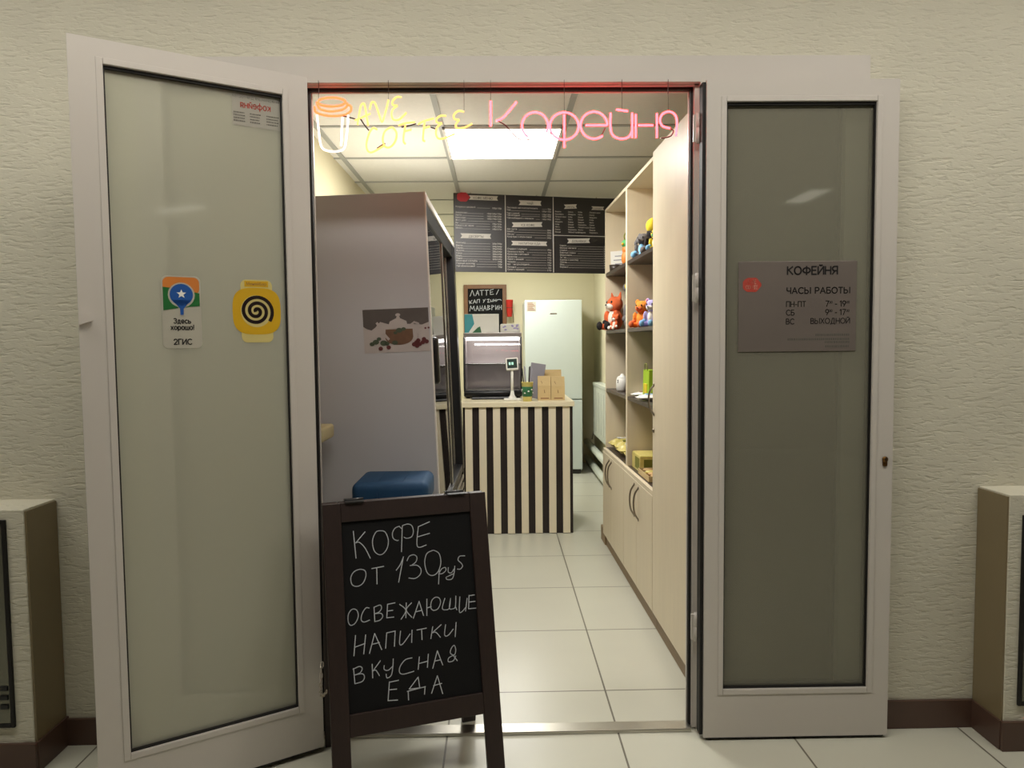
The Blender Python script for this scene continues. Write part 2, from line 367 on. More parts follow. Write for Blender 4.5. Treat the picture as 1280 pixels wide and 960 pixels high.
def struct(name, bm, mat, parent=None, loc=None, rot=0):
    o = obj(name, bm, mat, parent)
    if parent is None: o['kind'] = 'structure'
    if loc: o.location = loc
    if rot: o.rotation_euler = (0, 0, rot)
    return o
def place(o, loc, rot=0):
    o.location = loc; o.rotation_euler = rot if hasattr(rot, '__len__') else (0, 0, rot); return o
def fuse(bm, voxel=.005):
    """melt overlapping ellipsoids into one continuous skin"""
    me = bpy.data.meshes.new('f'); bm.to_mesh(me); bm.free()
    o = bpy.data.objects.new('f', me); COL.objects.link(o)
    r = o.modifiers.new('r', 'REMESH'); r.mode = 'VOXEL'; r.voxel_size = voxel; r.use_smooth_shade = True
    s = o.modifiers.new('s', 'SMOOTH'); s.iterations = 3
    bpy.context.view_layer.update()
    m2 = bpy.data.meshes.new_from_object(o.evaluated_get(bpy.context.evaluated_depsgraph_get()))
    b = bmesh.new(); b.from_mesh(m2)
    for f in b.faces: f.smooth = True
    bpy.data.objects.remove(o); bpy.data.meshes.remove(me); bpy.data.meshes.remove(m2)
    return b

# ================================================================== SETTING
WY, WI = 2.45, 2.59                       # corridor wall face, shop side of the same wall
FL, FR, FT = -1.18, 1.256, 2.319           # door-set frame extents
CZ, SZ = 3.0, 2.424                        # corridor / shop ceiling heights
XL, XR, YB = -.915, 1.09, 8.16             # shop walls
b = nb(); box(b, (-4, -4.2, -.1), (4, 8.3, 0)); struct('floor', b, 'floor')
b = nb()
box(b, (-4, WY, 0), (FL, WI, CZ)); box(b, (FR, WY, 0), (4, WI, CZ)); box(b, (FL, WY, FT), (FR, WI, CZ))
struct('wall_front', b, 'plaster')
b = nb(); box(b, (-4.1, -4.2, 0), (-4, WI, CZ)); struct('wall_corridor_left', b, 'farpaint')
b = nb(); box(b, (4, -4.2, 0), (4.1, WI, CZ)); struct('wall_corridor_right', b, 'farpaint')
b = nb(); box(b, (-4.1, -4.3, 0), (4.1, -4.2, CZ)); struct('wall_corridor_rear', b, 'farpaint')
b = nb(); box(b, (-4.1, -4.3, CZ), (4.1, WI, CZ+.1)); struct('ceiling_corridor', b, 'farceil')
b = nb(); box(b, (XL-.1, WI, 0), (XL, YB+.1, SZ+.1)); struct('wall_left', b, 'shopwall')
b = nb(); box(b, (XR, WI, 0), (XR+.1, YB+.1, SZ+.1)); struct('wall_right', b, 'shopwall')
b = nb(); box(b, (XL-.1, YB, 0), (XR+.1, YB+.1, SZ+.1)); struct('wall_back', b, 'shopwall')
b = nb(); box(b, (XL, WI, SZ), (XR, YB, SZ+.1)); struct('ceiling', b, 'ceil')
b = nb()
for k in range(-1, 3):
    x = -.263 + .6*k
    if XL < x < XR: box(b, (x-.013, WI, SZ-.006), (x+.013, YB, SZ+.002))
for k in range(-1, 8):
    y = 3.561 + .6*k
    if WI < y < YB: box(b, (XL, y-.012, SZ-.005), (XR, y+.012, SZ+.002))
struct('trim_1', b, 'grid')
# baseboards
b = nb(); box(b, (-1.505, 2.437, 0), (-1.25, WY, .093), .002); struct('baseboard_left', b, 'base')
b = nb(); box(b, (1.265, 2.437, 0), (1.672, WY, .1), .002); struct('baseboard_right', b, 'base')
# low plastered piers, left and right of the door
def pier(name, x0, x1, yf, inner):
    b = nb(); box(b, (x0, yf, 0), (x1, WY, .858), .003); o = struct(name, b, 'plaster')
    b = nb()
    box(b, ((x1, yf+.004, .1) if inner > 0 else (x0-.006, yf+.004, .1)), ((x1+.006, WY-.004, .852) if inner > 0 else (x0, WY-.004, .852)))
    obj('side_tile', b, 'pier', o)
    b = nb(); box(b, (x0-.01, yf-.013, 0), (x1+.01, yf, .1), .002)
    if inner > 0: box(b, (x1, yf, 0), (x1+.013, WY, .1), .002)
    else: box(b, (x0-.013, yf, 0), (x0, WY, .1), .002)
    obj('baseboard', b, 'base', o)
    return o
pier('trim_2', -3.2, -1.508, 2.285, 1)
pier('trim_3', 1.668, 3.2, 2.297, -1)
def access_panel(x0, x1, y, z0, z1, label):
    t = thing('access_panel', label, 'wall panel', ((x0+x1)/2, y, z0))
    w = (x1-x0)/2; h = z1-z0
    b = nb(); box(b, (-w, -.006, 0), (w, .001, h), .003); obj('panel', b, 'patch', t)
    b = nb()
    for (a, c) in (((-w-.012, -.01, -.012), (-w, .001, h+.012)), ((w, -.01, -.012), (w+.012, .001, h+.012)), ((-w, -.01, -.012), (w, .001, 0)), ((-w, -.01, h), (w, .001, h+.012))): box(b, a, c, .002)
    obj('frame', b, 'gasket', t)
    b = nb()
    for k in range(3): box(b, (w-.03, -.012, .05+.03*k), (w-.004, -.004, .065+.03*k), .002)
    obj('vent_slot', b, 'black', t)
access_panel(-2.2, -1.575, 2.285, .165, .815, 'glossy grey access panel in the low pier left of the entrance')
access_panel(1.722, 2.3, 2.297, .165, .78, 'glossy grey access panel in the low pier right of the entrance')

# ------------------------------------------------------------------ door set: frame, sidelights, two open leaves
GY = WY+.045                                                                 # plane of the inner rebate edge
XI0, XI1 = on_y(390.5, 130, GY).x, on_y(860.3, 130, GY).x                     # clear opening
JL, JR, JT = XI0-.045, on_y(875, 130, WY).x, 2.234
ZI = on_y(620, 116.3, GY).z
GX0, GX1, GZ = on_y(384.5, 130, WY+.03).x, on_y(866.3, 130, WY+.03).x, on_y(620, 109.7, WY+.03).z
b = nb()
f0, f1 = WY-.008, WY+.052
box(b, (FL, f0, JT), (FR, f1, FT))                                        # head
for (x0, x1) in ((FL, FL+.08), (FR-.08, FR), (JL-.03, JL), (JR, JR+.075)): box(b, (x0, f0, 0), (x1, f1, JT))
for (x0, x1) in ((FL+.08, JL-.03), (JR+.075, FR-.08)): box(b, (x0, f0, 0), (x1, f1, .16))
# stepped rebate inside the opening
box(b, (GX1, WY+.012, .008), (JR, f1, JT)); box(b, (JL, WY+.012, .008), (GX0, f1, JT)); box(b, (JL, WY+.012, GZ), (JR, f1, JT))
box(b, (XI1, GY-.002, .008), (GX1, f1, JT)); box(b, (GX0, GY-.002, .008), (XI0, f1, JT)); box(b, (GX0, GY-.002, ZI), (GX1, f1, GZ))
fr = struct('trim_4', b, 'pvc')
b = nb()
box(b, (XI1+.003, WY+.028, .008), (GX1, GY, GZ)); box(b, (GX0, WY+.028, .008), (XI0-.003, GY, GZ)); box(b, (GX0, WY+.028, ZI+.003), (GX1, GY, GZ))
obj('gasket', b, 'gasket', fr)
b = nb(); box(b, (JL, WY-.004, 0), (JR-.02, WY+.055, .012), .003); struct('trim_5', b, 'alu')
for n_, (x0, x1), gm in (('window_1', (FL+.08, JL-.03), 'litsideglass'), ('window_2', (JR+.075, FR-.08), 'sideglass')):
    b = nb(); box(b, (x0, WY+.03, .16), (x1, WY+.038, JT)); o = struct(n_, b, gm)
    b = nb(); g = .008
    for a, c in (((x0, WY+.02, .16), (x0+g, WY+.05, JT)), ((x1-g, WY+.02, .16), (x1, WY+.05, JT)), ((x0, WY+.02, .16), (x1, WY+.05, .16+g)), ((x0, WY+.02, JT-g), (x1, WY+.05, JT))): box(b, a, c)
    obj('gasket', b, 'gasket', o)
def leaf(name, L, z0, z1, gl, th, loc, rot, pane):
    """door leaf in local x (from hinge) and y (th = depth direction away from the face)"""
    gx0, gx1, gz0, gz1 = gl
    lo, hi = min(0, th), max(0, th)
    b = nb()
    box(b, (0, lo, z0), (gx0, hi, z1)); box(b, (gx1, lo, z0), (L, hi, z1))
    box(b, (gx0, lo, z0), (gx1, hi, gz0)); box(b, (gx0, lo, gz1), (gx1, hi, z1))
    o = struct(name, b, 'pvc', loc=loc, rot=rot)
    c = th*.35; g = .008; e = th*.12
    b = nb(); box(b, (gx0-.002, min(c, c+th*.15), gz0-.002), (gx1+.002, max(c, c+th*.15), gz1+.002)); obj('glass_pane', b, pane, o)
    b = nb(); y0, y1 = min(e, th-e), max(e, th-e)
    for a, d in (((gx0, y0, gz0), (gx0+g*.5, y1, gz1)), ((gx1-g*.5, y0, gz0), (gx1, y1, gz1)), ((gx0, y0, gz0), (gx1, y1, gz0+g*.6)), ((gx0, y0, gz1-g), (gx1, y1, gz1))): box(b, a, d)
    obj('gasket', b, 'gasket', o)
    b = nb(); q = .018                                                     # bevelled glazing bead round the pane
    sgn = -1 if th > 0 else 1
    for a, d in (((gx0-q, 0, gz0-q), (gx0-.001, sgn*.003, gz1+q)), ((gx1+.001, 0, gz0-q), (gx1+q, sgn*.003, gz1+q)), ((gx0, 0, gz0-q), (gx1, sgn*.003, gz0-.001)), ((gx0, 0, gz1+.001), (gx1, sgn*.003, gz1+q))):
        box(b, [min(a[i], d[i]) for i in range(3)], [max(a[i], d[i]) for i in range(3)], .001)
    obj('glazing_bead', b, 'pvc', o)
    b = nb(); box(b, (.01, lo+.006, z0-.008), (L-.01, hi-.006, z0)); obj('brush_seal', b, 'gasket', o)
    return o
H1 = Vector((-.60, 2.366, 0)); D1 = Vector((-.8595, -.5111, 0)); A1 = math.atan2(D1.y, D1.x)
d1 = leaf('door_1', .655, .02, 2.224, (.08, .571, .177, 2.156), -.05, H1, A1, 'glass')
d2 = leaf('door_2', .634, .012, 2.22, (.066, .560, .181, 2.149), .05, (.690, 2.385, 0), -.006, 'shadeglass')
# hinges on the right jamb and leaf edge; gasket in the gap
b = nb()
for z in (.33, 1.5, 2.03): 
    b = nb(); lathe(b, [(.0085, 0), (.0085, .05), (.0075, .0505), (.0075, .0525), (.0085, .053), (.0085, .1)], (-.012, .052, z), 12); box(b, (-.03, .052, z+.005), (-.006, .059, z+.095), .001)
    obj('hinge', b, 'pvc', d2)
b = nb(); box(b, (-.012, .008, .02), (-.001, .045, 2.215)); obj('edge_gasket', b, 'gasket', d2)
b = nb(); lathe(b, [(.0001, 0), (.0095, .001), (.0095, .006), (.0001, .0075)], seg=16, mtx=Matrix.Translation((.607, 0, .968)) @ Matrix.Rotation(math.pi/2, 4, 'X'))
box(b, (.5995, -.005, .944), (.6145, 0, .968), .004); obj('lock_cylinder', b, 'brass', d2)
b = nb(); box(b, (.6065, -.0085, .962), (.6085, -.0068, .974)); obj('keyhole', b, 'black', d2)
b = nb()                                                                    # latch pull on the free edge of the left leaf
prism(b, [(.655, 1.478), (.622, 1.452), (.622, 1.444), (.655, 1.432)], 1, 0, .012)
obj('latch_pull', b, 'pvc', d1)
b = nb()
for z in (.4, 1.2, 2.0): b = nb(); lathe(b, [(.008, 0), (.008, .09)], (-.004, -.053, z), 12); obj('hinge', b, 'pvc', d1)

# ================================================================== THINGS IN THE CORRIDOR
for (x, y) in CORR_LIGHTS + [(3.42, -3.35)]:
    near = y > 0
    t = thing('ceiling_light', 'long ceiling light strip of the corridor above the viewer' if near else 'small dim ceiling light far behind the viewer, mirrored in the right glass leaf', 'ceiling light', (x, y, CZ), 0, 'corridor ceiling lights' if near else None)
    w, h = (.98, .1) if near else (.15, .42)
    b = nb()
    for a, c in (((-w, -h, -.03), (-w+.02, h, 0)), ((w-.02, -h, -.03), (w, h, 0)), ((-w, -h, -.03), (w, -h+.02, 0)), ((-w, h-.02, -.03), (w, h, 0))): box(b, a, c, .002)
    obj('frame', b, 'coolerwhite', t)
    b = nb(); box(b, (-w+.02, -h+.02, -.012), (w-.02, h-.02, -.002)); obj('diffuser', b, 'lamp' if near else 'dimlamp', t)

# ---- chalkboard A-sign
SA, SLEAN, SL, SWd, SB = .3042, .2236, .894, .5318, .3643
SP = Vector((-.4961, 2.0534, 0))
sign = thing('chalkboard_sign', 'dark wooden A-frame chalkboard sign standing in front of the open entrance', 'chalkboard sign', SP, SA)
lean = Matrix.Rotation(-SLEAN, 4, 'X')
for x0 in (0, SWd-.056):
    b = nb(); box(b, (x0, 0, 0), (x0+.056, .022, SL), .003, lean); obj('leg', b, 'wood', sign)
b = nb(); box(b, (.056, .001, .833), (SWd-.056, .021, SL), .002, lean); obj('rail', b, 'wood', sign)
b = nb(); box(b, (.056, .001, .194), (SWd-.056, .021, .259), .002, lean); obj('rail', b, 'wood', sign)
b = nb(); box(b, (.05, .009, .25), (SWd-.05, .016, .84), 0, lean); obj('chalkboard', b, 'chalkboard', sign)
apex_y, apex_z = SL*math.sin(SLEAN)+.022, SL*math.cos(SLEAN)
ra = math.atan2(SB-apex_y-.012, apex_z)
rl = Matrix.Translation((0, SB, 0)) @ Matrix.Rotation(ra, 4, 'X')
RL = math.hypot(SB-apex_y-.012, apex_z)-.006
for x0 in (0, SWd-.05):
    b = nb(); box(b, (x0, -.01, 0), (x0+.05, .012, RL), .003, rl); obj('rear_leg', b, 'wood', sign)
b = nb(); box(b, (.05, -.009, RL-.07), (SWd-.05, .011, RL), .002, rl); obj('rear_rail', b, 'wood', sign)
b = nb(); box(b, (.05, -.009, .20), (SWd-.05, .011, .255), .002, rl); obj('rear_rail', b, 'wood', sign)
b = nb(); box(b, (.045, 0, .25), (SWd-.045, .006, RL-.06), 0, rl); obj('rear_board', b, 'chalkboard', sign)
b = nb()
for x0 in (.07, SWd-.13):
    b = nb(); box(b, (x0, apex_y-.03, apex_z-.002), (x0+.06, apex_y+.03, apex_z+.002), .001)
    lathe(b, [(.005, 0), (.005, .06)], seg=10, mtx=Matrix.Translation((x0, apex_y+.002, apex_z+.002)) @ Matrix.Rotation(math.pi/2, 4, 'Y'))
    obj('hinge', b, 'black', sign)
def links(bm, pts, r, wr):
    P = [Vector(p) for p in pts]
    for i, (a, c) in enumerate(zip(P, P[1:])):
        d = (c-a).normalized(); s = d.cross(Vector((0, 0, 1)) if i % 2 else Vector((1, 0, 0))); s = (s - d*s.dot(d)).normalized()
        m = (a+c)/2; h = (c-a).length*.62
        tube(bm, [m + d*(h*math.cos(k*math.pi/5)) + s*(r*math.sin(k*math.pi/5)) for k in range(11)], wr, 6, False)
b = nb()
zc = .30; y0c = zc*math.tan(SLEAN)+.03; y1c = SB - zc*math.tan(ra)-.012
pts = [(-.006 - .012*math.sin(math.pi*k/14), y0c+(y1c-y0c)*k/14, zc + .02 - .055*math.sin(math.pi*k/14)) for k in range(15)]
links(b, pts, .005, .0013); obj('chain', b, 'chain', sign)
# chalk writing
C5 = lambda x, y: (400+x/5.333, 610+y/5.333)
C6 = lambda x, y: (400+x/4.174, 730+y/4.174)
W5 = """222,288 240,468;300,292 238,366;238,366 262,362 300,400 335,468;405,285 372,295 350,350 360,415 390,443 420,438 448,400 455,345 435,295 405,285
528,255 500,268 483,300 488,335 512,350 522,348;528,255 545,270 550,250;548,255 543,425;550,250 585,240 612,252 622,290 610,325 578,335 560,328
655,258 648,388 708,380;655,258 730,225;652,325 730,302;265,542 225,560 205,600 215,645 250,655 285,635 305,590 300,552 265,542;345,537 425,522;378,530 380,640
508,548 535,510 556,458;556,458 524,628;580,485 595,455 625,445 645,460 640,490 615,512 600,517;600,517 645,515 672,540 668,575 635,602 592,600
745,418 710,440 698,500 715,565 750,583 785,560 805,500 795,440 765,418 745,418;795,540 790,640;790,575 810,540 835,530 838,550 815,570 795,572
855,530 855,560 875,565 893,540;898,520 893,570 880,605 850,610 840,597 860,585 893,570;965,452 930,455 920,480 940,500 950,520 935,540 915,540
215,808 190,840 188,890 205,915 235,900 255,855 245,815 215,808;328,800 305,800 280,840 275,880 295,893 330,880;360,795 365,890;360,795 400,780 410,800 395,825 365,838;365,838 405,835 418,855 400,880 365,890
450,775 445,865;445,865 492,860;450,775 500,765;448,820 485,815;575,765 572,865;530,775 572,815 540,875;610,765 575,812 612,862;622,868 660,755;660,755 690,850;638,825 680,815
712,740 712,850;712,800 742,790;770,728 745,750 738,795 755,815 785,805 803,765 795,735 770,728;832,735 815,800 835,812 862,800 870,735;870,735 862,800 885,805 902,790 905,720;902,790 912,812
932,725 928,820 945,825 975,790;980,735 970,820;993,715 990,805;990,805 1040,800;993,718 1030,712;992,760 1035,755"""
W6 = """185,268 177,375;238,265 228,365;180,330 235,310;258,362 285,258;285,258 322,342;270,315 310,305;342,335 348,255;348,255 392,245;392,245 388,325;420,245 415,310 432,312 470,260;480,240 478,305
505,240 555,230;530,235 532,290;588,222 578,285;632,212 585,255;585,255 605,252 628,278;655,212 650,265 668,268 695,235;710,200 705,275
175,440 182,520;172,445 205,430 220,440 210,462 180,475;180,475 220,468 232,485 220,508 182,520;272,418 275,490;315,400 275,455;278,452 292,450 310,478;335,425 335,445 355,450 378,430;382,390 380,430 372,475 350,490 345,470
480,385 445,395 418,430 415,460 435,470 490,455;518,380 512,445;565,365 560,435;515,415 562,402;588,440 612,348;612,348 640,422;598,402 630,395
700,320 685,335 680,360 700,370 708,345 700,320;700,370 672,385 670,405 695,400 708,375;695,372 716,400;362,510 355,608;355,608 405,605;362,512 410,502;360,552 400,548
512,485 465,548;512,485 520,540;455,560 550,535;460,562 462,605;548,535 545,575;470,548 530,540;582,570 612,478;612,478 640,572;592,530 635,518"""
def strokes(txt, fn):
    for part in txt.replace('\n', ';').split(';'):
        yield [fn(*map(float, q.split(','))) for q in part.split()]
Rs = Vector((math.cos(SA), math.sin(SA), 0)); Ns = Vector((-math.sin(SA), math.cos(SA), 0))
Us = Vector((0, 0, 1))*math.cos(SLEAN) + Ns*math.sin(SLEAN); ns = Rs.cross(Us)
bo = SP - ns*.009
b = nb(); pl = Pl(lean @ Vector((0, .009, 0)), (1, 0, 0), lean @ Vector((0, 0, 1)))
for txt, fn in ((W5, C5), (W6, C6)):
    for st in strokes(txt, fn):
        uv = []
        for (x, y) in st:
            q = on_plane(x, y, bo, ns) - bo; uv.append((q.dot(Rs), q.dot(Us), 0))
        pl.stroke(b, smooth_path(uv, 5) if len(uv) > 2 else uv, .0027)
obj('chalk_writing', b, 'chalk', sign)

# ---- stickers on the left leaf (drawn in the leaf's own plane, right is -x of the leaf)
def on_left(u, z, y=.0): return H1 + D1*u + Vector((0, 0, z)) + Vector((D1.y*-1, D1.x, 0))*y
GP = -.05*.35+.0003                                                          # front of the pane
st = nb(); P0 = Pl((0, 0, 0), (-1, 0, 0), (0, 0, 1))
P0.rrect(st, -.054, -.112, .054, .104, .016, .0004)
s1 = obj('recommendation_sticker', st, 'st_white'); place(s1, on_left(.389, 1.476, GP), A1)
tag(s1, 'white sticker with orange, green and blue pin emblem on the left glass leaf', 'sticker')
b = nb(); P0.rrect(b, -.05, .05, .05, .1, .016, .0008); obj('emblem_band', b, 'st_orange', s1)
b = nb(); P0.poly(b, [(-.05, .07), (-.01, .066), (.05, .053), (.05, .015), (0, .01), (-.05, .001)], .0012); obj('emblem_field', b, 'st_green', s1)
b = nb(); P0.oval(b, 0, .047, .037, .037, .0014); P0.poly(b, [(-.026, .03), (.026, .03), (.008, .008), (.006, -.014), (-.006, -.014), (-.008, .008)], .0014); obj('pin_edge', b, 'st_white', s1)
b = nb(); P0.oval(b, 0, .048, .032, .032, .0018); P0.poly(b, [(-.024, .032), (.024, .032), (.005, .006), (.0045, -.012), (-.0045, -.012), (-.005, .006)], .0018); obj('pin', b, 'st_blue', s1)
b = nb()
sp_ = [( (.014 if k % 2 == 0 else .006)*math.sin(k*math.pi/5), .05+(.014 if k % 2 == 0 else .006)*math.cos(k*math.pi/5)) for k in range(10)]
for k in range(10): P0.poly(b, [(0, .05), sp_[k], sp_[(k+1) % 10]], .0022)
obj('star', b, 'paper', s1)
b = nb(); sign_text(P0, b, 'Здесь', 0, -.037, .014, .2, 'CENTER', .9, off=.001); sign_text(P0, b, 'хорошо!', 0, -.056, .014, .2, 'CENTER', .9, off=.001); sign_text(P0, b, '2ГИС', 0, -.1, .0155, .2, 'CENTER', 1, off=.001); obj('lettering', b, 'ink', s1)

st = nb(); P0.rrect(st, -.048, -.098, .048, .098, .018, .0003)
s2 = obj('spiral_sticker', st, 'st_pale'); place(s2, on_left(.172, 1.478, GP), A1)
tag(s2, 'yellow jar-shaped sticker with a dark spiral, on the left glass leaf by its hinge side', 'sticker')
b = nb(); P0.poly(b, [(.073*math.copysign(abs(math.cos(t))**.62, math.cos(t)), .073*math.copysign(abs(math.sin(t))**.62, math.sin(t))) for t in [2*math.pi*k/40 for k in range(40)]], .0007); obj('yellow_field', b, 'st_yellow', s2)
b = nb(); P0.oval(b, -.002, 0, .047, .05, .0010, 32); obj('spiral_ground', b, 'st_pale', s2)
b = nb(); N = 90; pts = []
for k in range(N+1):
    t = k/N; a = -.6 - t*2*math.pi*2.55 + 2*math.pi*2.55; r = .003 + .047*t
    pts.append((r*math.cos(a)-.002, r*math.sin(a)))
pts = [(x, y) for x, y in pts]
P0.stroke(b, pts, .0105, .0014); obj('spiral', b, 'spiral', s2)
b = nb(); P0.rect(b, -.036, .076, .036, .094, .0008); obj('lid_band', b, 'st_yellow', s2)
b = nb(); P0.text(b, 'МеняйБар', 0, .081, .0125, 'CENTER', .0012); obj('lettering', b, 'brownprint', s2)

# notice stuck behind the pane (seen mirrored)
st = nb(); P0.rect(st, -.072, -.05, .072, .045, .0003)
s3 = obj('paper_notice', st, 'film'); place(s3, on_left(.156, 2.097, GP), A1)
tag(s3, 'small notice with mirrored print at the top corner of the left glass leaf', 'notice')
b = nb(); sign_text(P0, b, 'кофейня', .042, .006, .02, .13, 'LEFT', .85, .22, .001, True); obj('heading', b, 'redink', s3)
b = nb(); P0.text(b, 'ИНФОРМАЦИЯ ДЛЯ ГОСТЕЙ', .07, .034, .0105, 'LEFT', .001, .95, True)
for k in range(4):
    v = -.012-.0085*k
    for (u0, u1) in ((-.068, -.035), (-.02, .012), (.03, .068)):
        u = u0
        while u < u1-.003:
            w = random.uniform(.002, .006); P0.rect(b, u, v, min(u+w, u1), v+.0035, .001); u += w+.0015
obj('small_print', b, 'greyink', s3)

# ---- steel opening-hours plaque on the right leaf
PY = 2.385+.0175-.0003
px0 = on_y(922, 440, PY); px1 = on_y(1070.5, 326, PY)
pw, ph = px1.x-px0.x, px1.z-px0.z
b = nb(); box(b, (0, -.003, 0), (pw, -.0002, ph), .0008)
plq = obj('opening_hours_plaque', b, 'plaque'); place(plq, (px0.x, PY, px0.z), -.006)
tag(plq, 'brushed metal opening-hours plaque on the right glass leaf', 'plaque')
PQ = Pl((0, -.003, 0), (1, 0, 0), (0, 0, 1))
k_ = pw/785.; cv = lambda x, y: ((x-125)*k_, ph-(y-143)*k_)               # crop pixels to plaque
def ptxt(b, s, x, y, hpx, al='LEFT', sx=1, w=.15): u, v = cv(x, y); sign_text(PQ, b, s, u, v, hpx*k_, w, al, sx, .22, .0006)
b = nb()
ptxt(b, 'КОФЕЙНЯ', 449, 230, 50, sx=1.1, w=.2); ptxt(b, 'ЧАСЫ РАБОТЫ', 447, 355, 38, sx=1.16, w=.19)
for s, y in (('ПН-ПТ', 442), ('СБ', 498), ('ВС', 556)): ptxt(b, s, 444, y, 34, sx=1.02)
ptxt(b, '7', 705, 442, 36); ptxt(b, '30', 728, 422, 15); ptxt(b, '-', 768, 442, 36); ptxt(b, '19', 800, 442, 36); ptxt(b, '00', 842, 422, 15)
ptxt(b, '9', 705, 498, 36); ptxt(b, '30', 728, 478, 15); ptxt(b, '-', 768, 498, 36); ptxt(b, '17', 800, 498, 36); ptxt(b, '30', 842, 478, 15)
ptxt(b, 'ВЫХОДНОЙ', 866, 554, 34, 'RIGHT', 1.05)
obj('lettering', b, 'ink', plq)
b = nb()
for (x0, x1, y) in ((640, 866, 636), (455, 866, 664), (703, 866, 684), (706, 866, 712)):
    x = x0
    while x < x1-6:
        w = random.uniform(5, 12); u0, v0 = cv(x, y); u1, v1 = cv(min(x+w, x1), y-14); PQ.rect(b, u0, v0, u1, v1, .0006); x += w+4
obj('small_print', b, 'greyink', plq)
b = nb(); u, v = cv(212, 296)
PQ.poly(b, [(u+.031*(1+.06*math.cos(5*t))*math.cos(t), v+.0245*(1+.06*math.cos(6*t))*math.sin(t)) for t in [2*math.pi*q/36 for q in range(36)]], .0006); obj('logo_patch', b, 'redink', plq)
b = nb(); ptxt(b, 'AVE', 212, 288, 24, 'CENTER'); ptxt(b, 'COFFEE', 212, 322, 22, 'CENTER', .75); obj('logo_lettering', b, 'paleink', plq)

# ---- neon signs in the doorway head
NY = 2.438
N1 = lambda x, y: on_y(380+x/4.923, 90+y/4.923, NY)
N2 = lambda x, y: on_y(620+x/4.923, 90+y/4.923, NY)
def neon(bm, txt, fn, org, r=.0033):
    for st in strokes(txt, lambda x, y: fn(x, y)):
        P = [q-org for q in st]
        tube(bm, smooth_path(P, 6) if len(P) > 2 else P, r, 8)
def arc(cx, cy, rx, ry, a0, a1, n=18): return ' '.join(f'{cx+rx*math.cos(math.radians(a0+(a1-a0)*k/n)):.1f},{cy-ry*math.sin(math.radians(a0+(a1-a0)*k/n)):.1f}' for k in range(n+1))
og = N1(500, 60)
ng = thing('neon_sign', 'orange, white and yellow neon sign with a takeaway cup and two words', 'neon sign', og)
b = nb(); neon(b, arc(170, 185, 84, 27, 170, -185) + ';80,185 92,222 130,238 180,242 235,232 262,212 265,190;65,212 72,245 115,263 175,271 245,264 285,243 289,214 268,200', N1, og, .0036); obj('cup_lid_tube', b, 'neon_orange', ng)
b = nb(); neon(b, '80,264 90,355 101,440 120,475 160,488 215,487 250,465 262,390 268,330 272,266;237,280 232,370 228,455', N1, og, .0036); obj('cup_tube', b, 'neon_white', ng)
b = nb(); neon(b, """330,325 345,230 355,200 372,200 385,270 395,330;312,298 345,285 410,255;405,230 415,190 435,190 455,240 475,300 485,300 505,235 520,172
600,155 570,155 545,180 547,203 575,207;575,207 545,232 540,270 555,295 590,290 630,250""", N1, og, .0033); obj('letter_tube', b, 'neon_yellow', ng)
b = nb(); neon(b, """450,355 425,345 400,380 385,440 390,480 410,495 440,485 490,455;525,345 495,370 485,420 500,460 530,462 560,430 570,380 550,345 525,345
580,330 620,316 685,308;625,325 615,380 612,425 625,445;618,365 660,355;700,322 740,302 800,285;742,310 735,370 732,415 745,428;740,345 775,335
875,270 840,270 815,290 820,312 850,315;850,315 820,340 812,380 830,410 870,405 930,380;985,245 950,240 922,265 928,290 955,294;955,294 935,322 942,345 985,343 1035,318""", N1, og, .0033); obj('letter_tube', b, 'neon_yellow', ng)
b = nb(); neon(b, '345,285 375,330 400,360;600,340 650,330 690,318;450,470 480,450 500,440;780,340 810,350;850,410 890,398 925,385;240,270 300,285 320,292', N1, og, .0022)
obj('connecting_lead', b, 'wire', ng)
for x, y in ((90, 165), (520, 172), (985, 245)):
    b = nb(); neon(b, f'{x},{y} {x},128', N1, og, .0006); q = N1(x, 128)-og
    box(b, (q.x-.0006, -.0006, q.z-.002), (q.x+.0006, .006, JT+.006-og.z)); obj('hanging_wire', b, 'wire', ng)
og2 = N2(500, 60)
ng2 = thing('neon_sign', 'pink neon sign with one long word at the right of the doorway head', 'neon sign', og2)
b = nb(); neon(b, '-33,178 -33,335;126,184 85,235 40,283 0,302;'
  + arc(240, 330, 80, 82, -30, 240, 22) + ';' + arc(420, 333, 88, 84, 90, 450, 28) + ';420,262 420,465;'
  + '552,328 685,328;' + arc(603, 328, 82, 83, 0, 310, 24)
  + ';705,252 704,330 716,385 760,410 812,402 836,365 838,320;838,252 838,405;740,231 775,236 812,241;860,260 860,405;877,328 968,328;990,255 990,405;'
  + '1108,395 1113,300 1096,258 1060,244 1022,262 1009,300 1026,333 1072,347', N2, og2, .0036); obj('letter_tube', b, 'neon_pink', ng2)
b = nb(); neon(b, '15,303 60,330 140,412 215,414;1072,347 1092,362 1072,396 1012,408;330,372 380,412;650,390 672,345', N2, og2, .002)
obj('connecting_lead', b, 'tube_dim', ng2)
for x, y in ((-33, 178), (420, 250), (775, 236), (1060, 244)):
    b = nb(); neon(b, f'{x},{y} {x},128', N2, og2, .0006); q = N2(x, 128)-og2
    box(b, (q.x-.0006, -.0006, q.z-.002), (q.x+.0006, .006, JT+.006-og2.z)); obj('hanging_wire', b, 'wire', ng2)

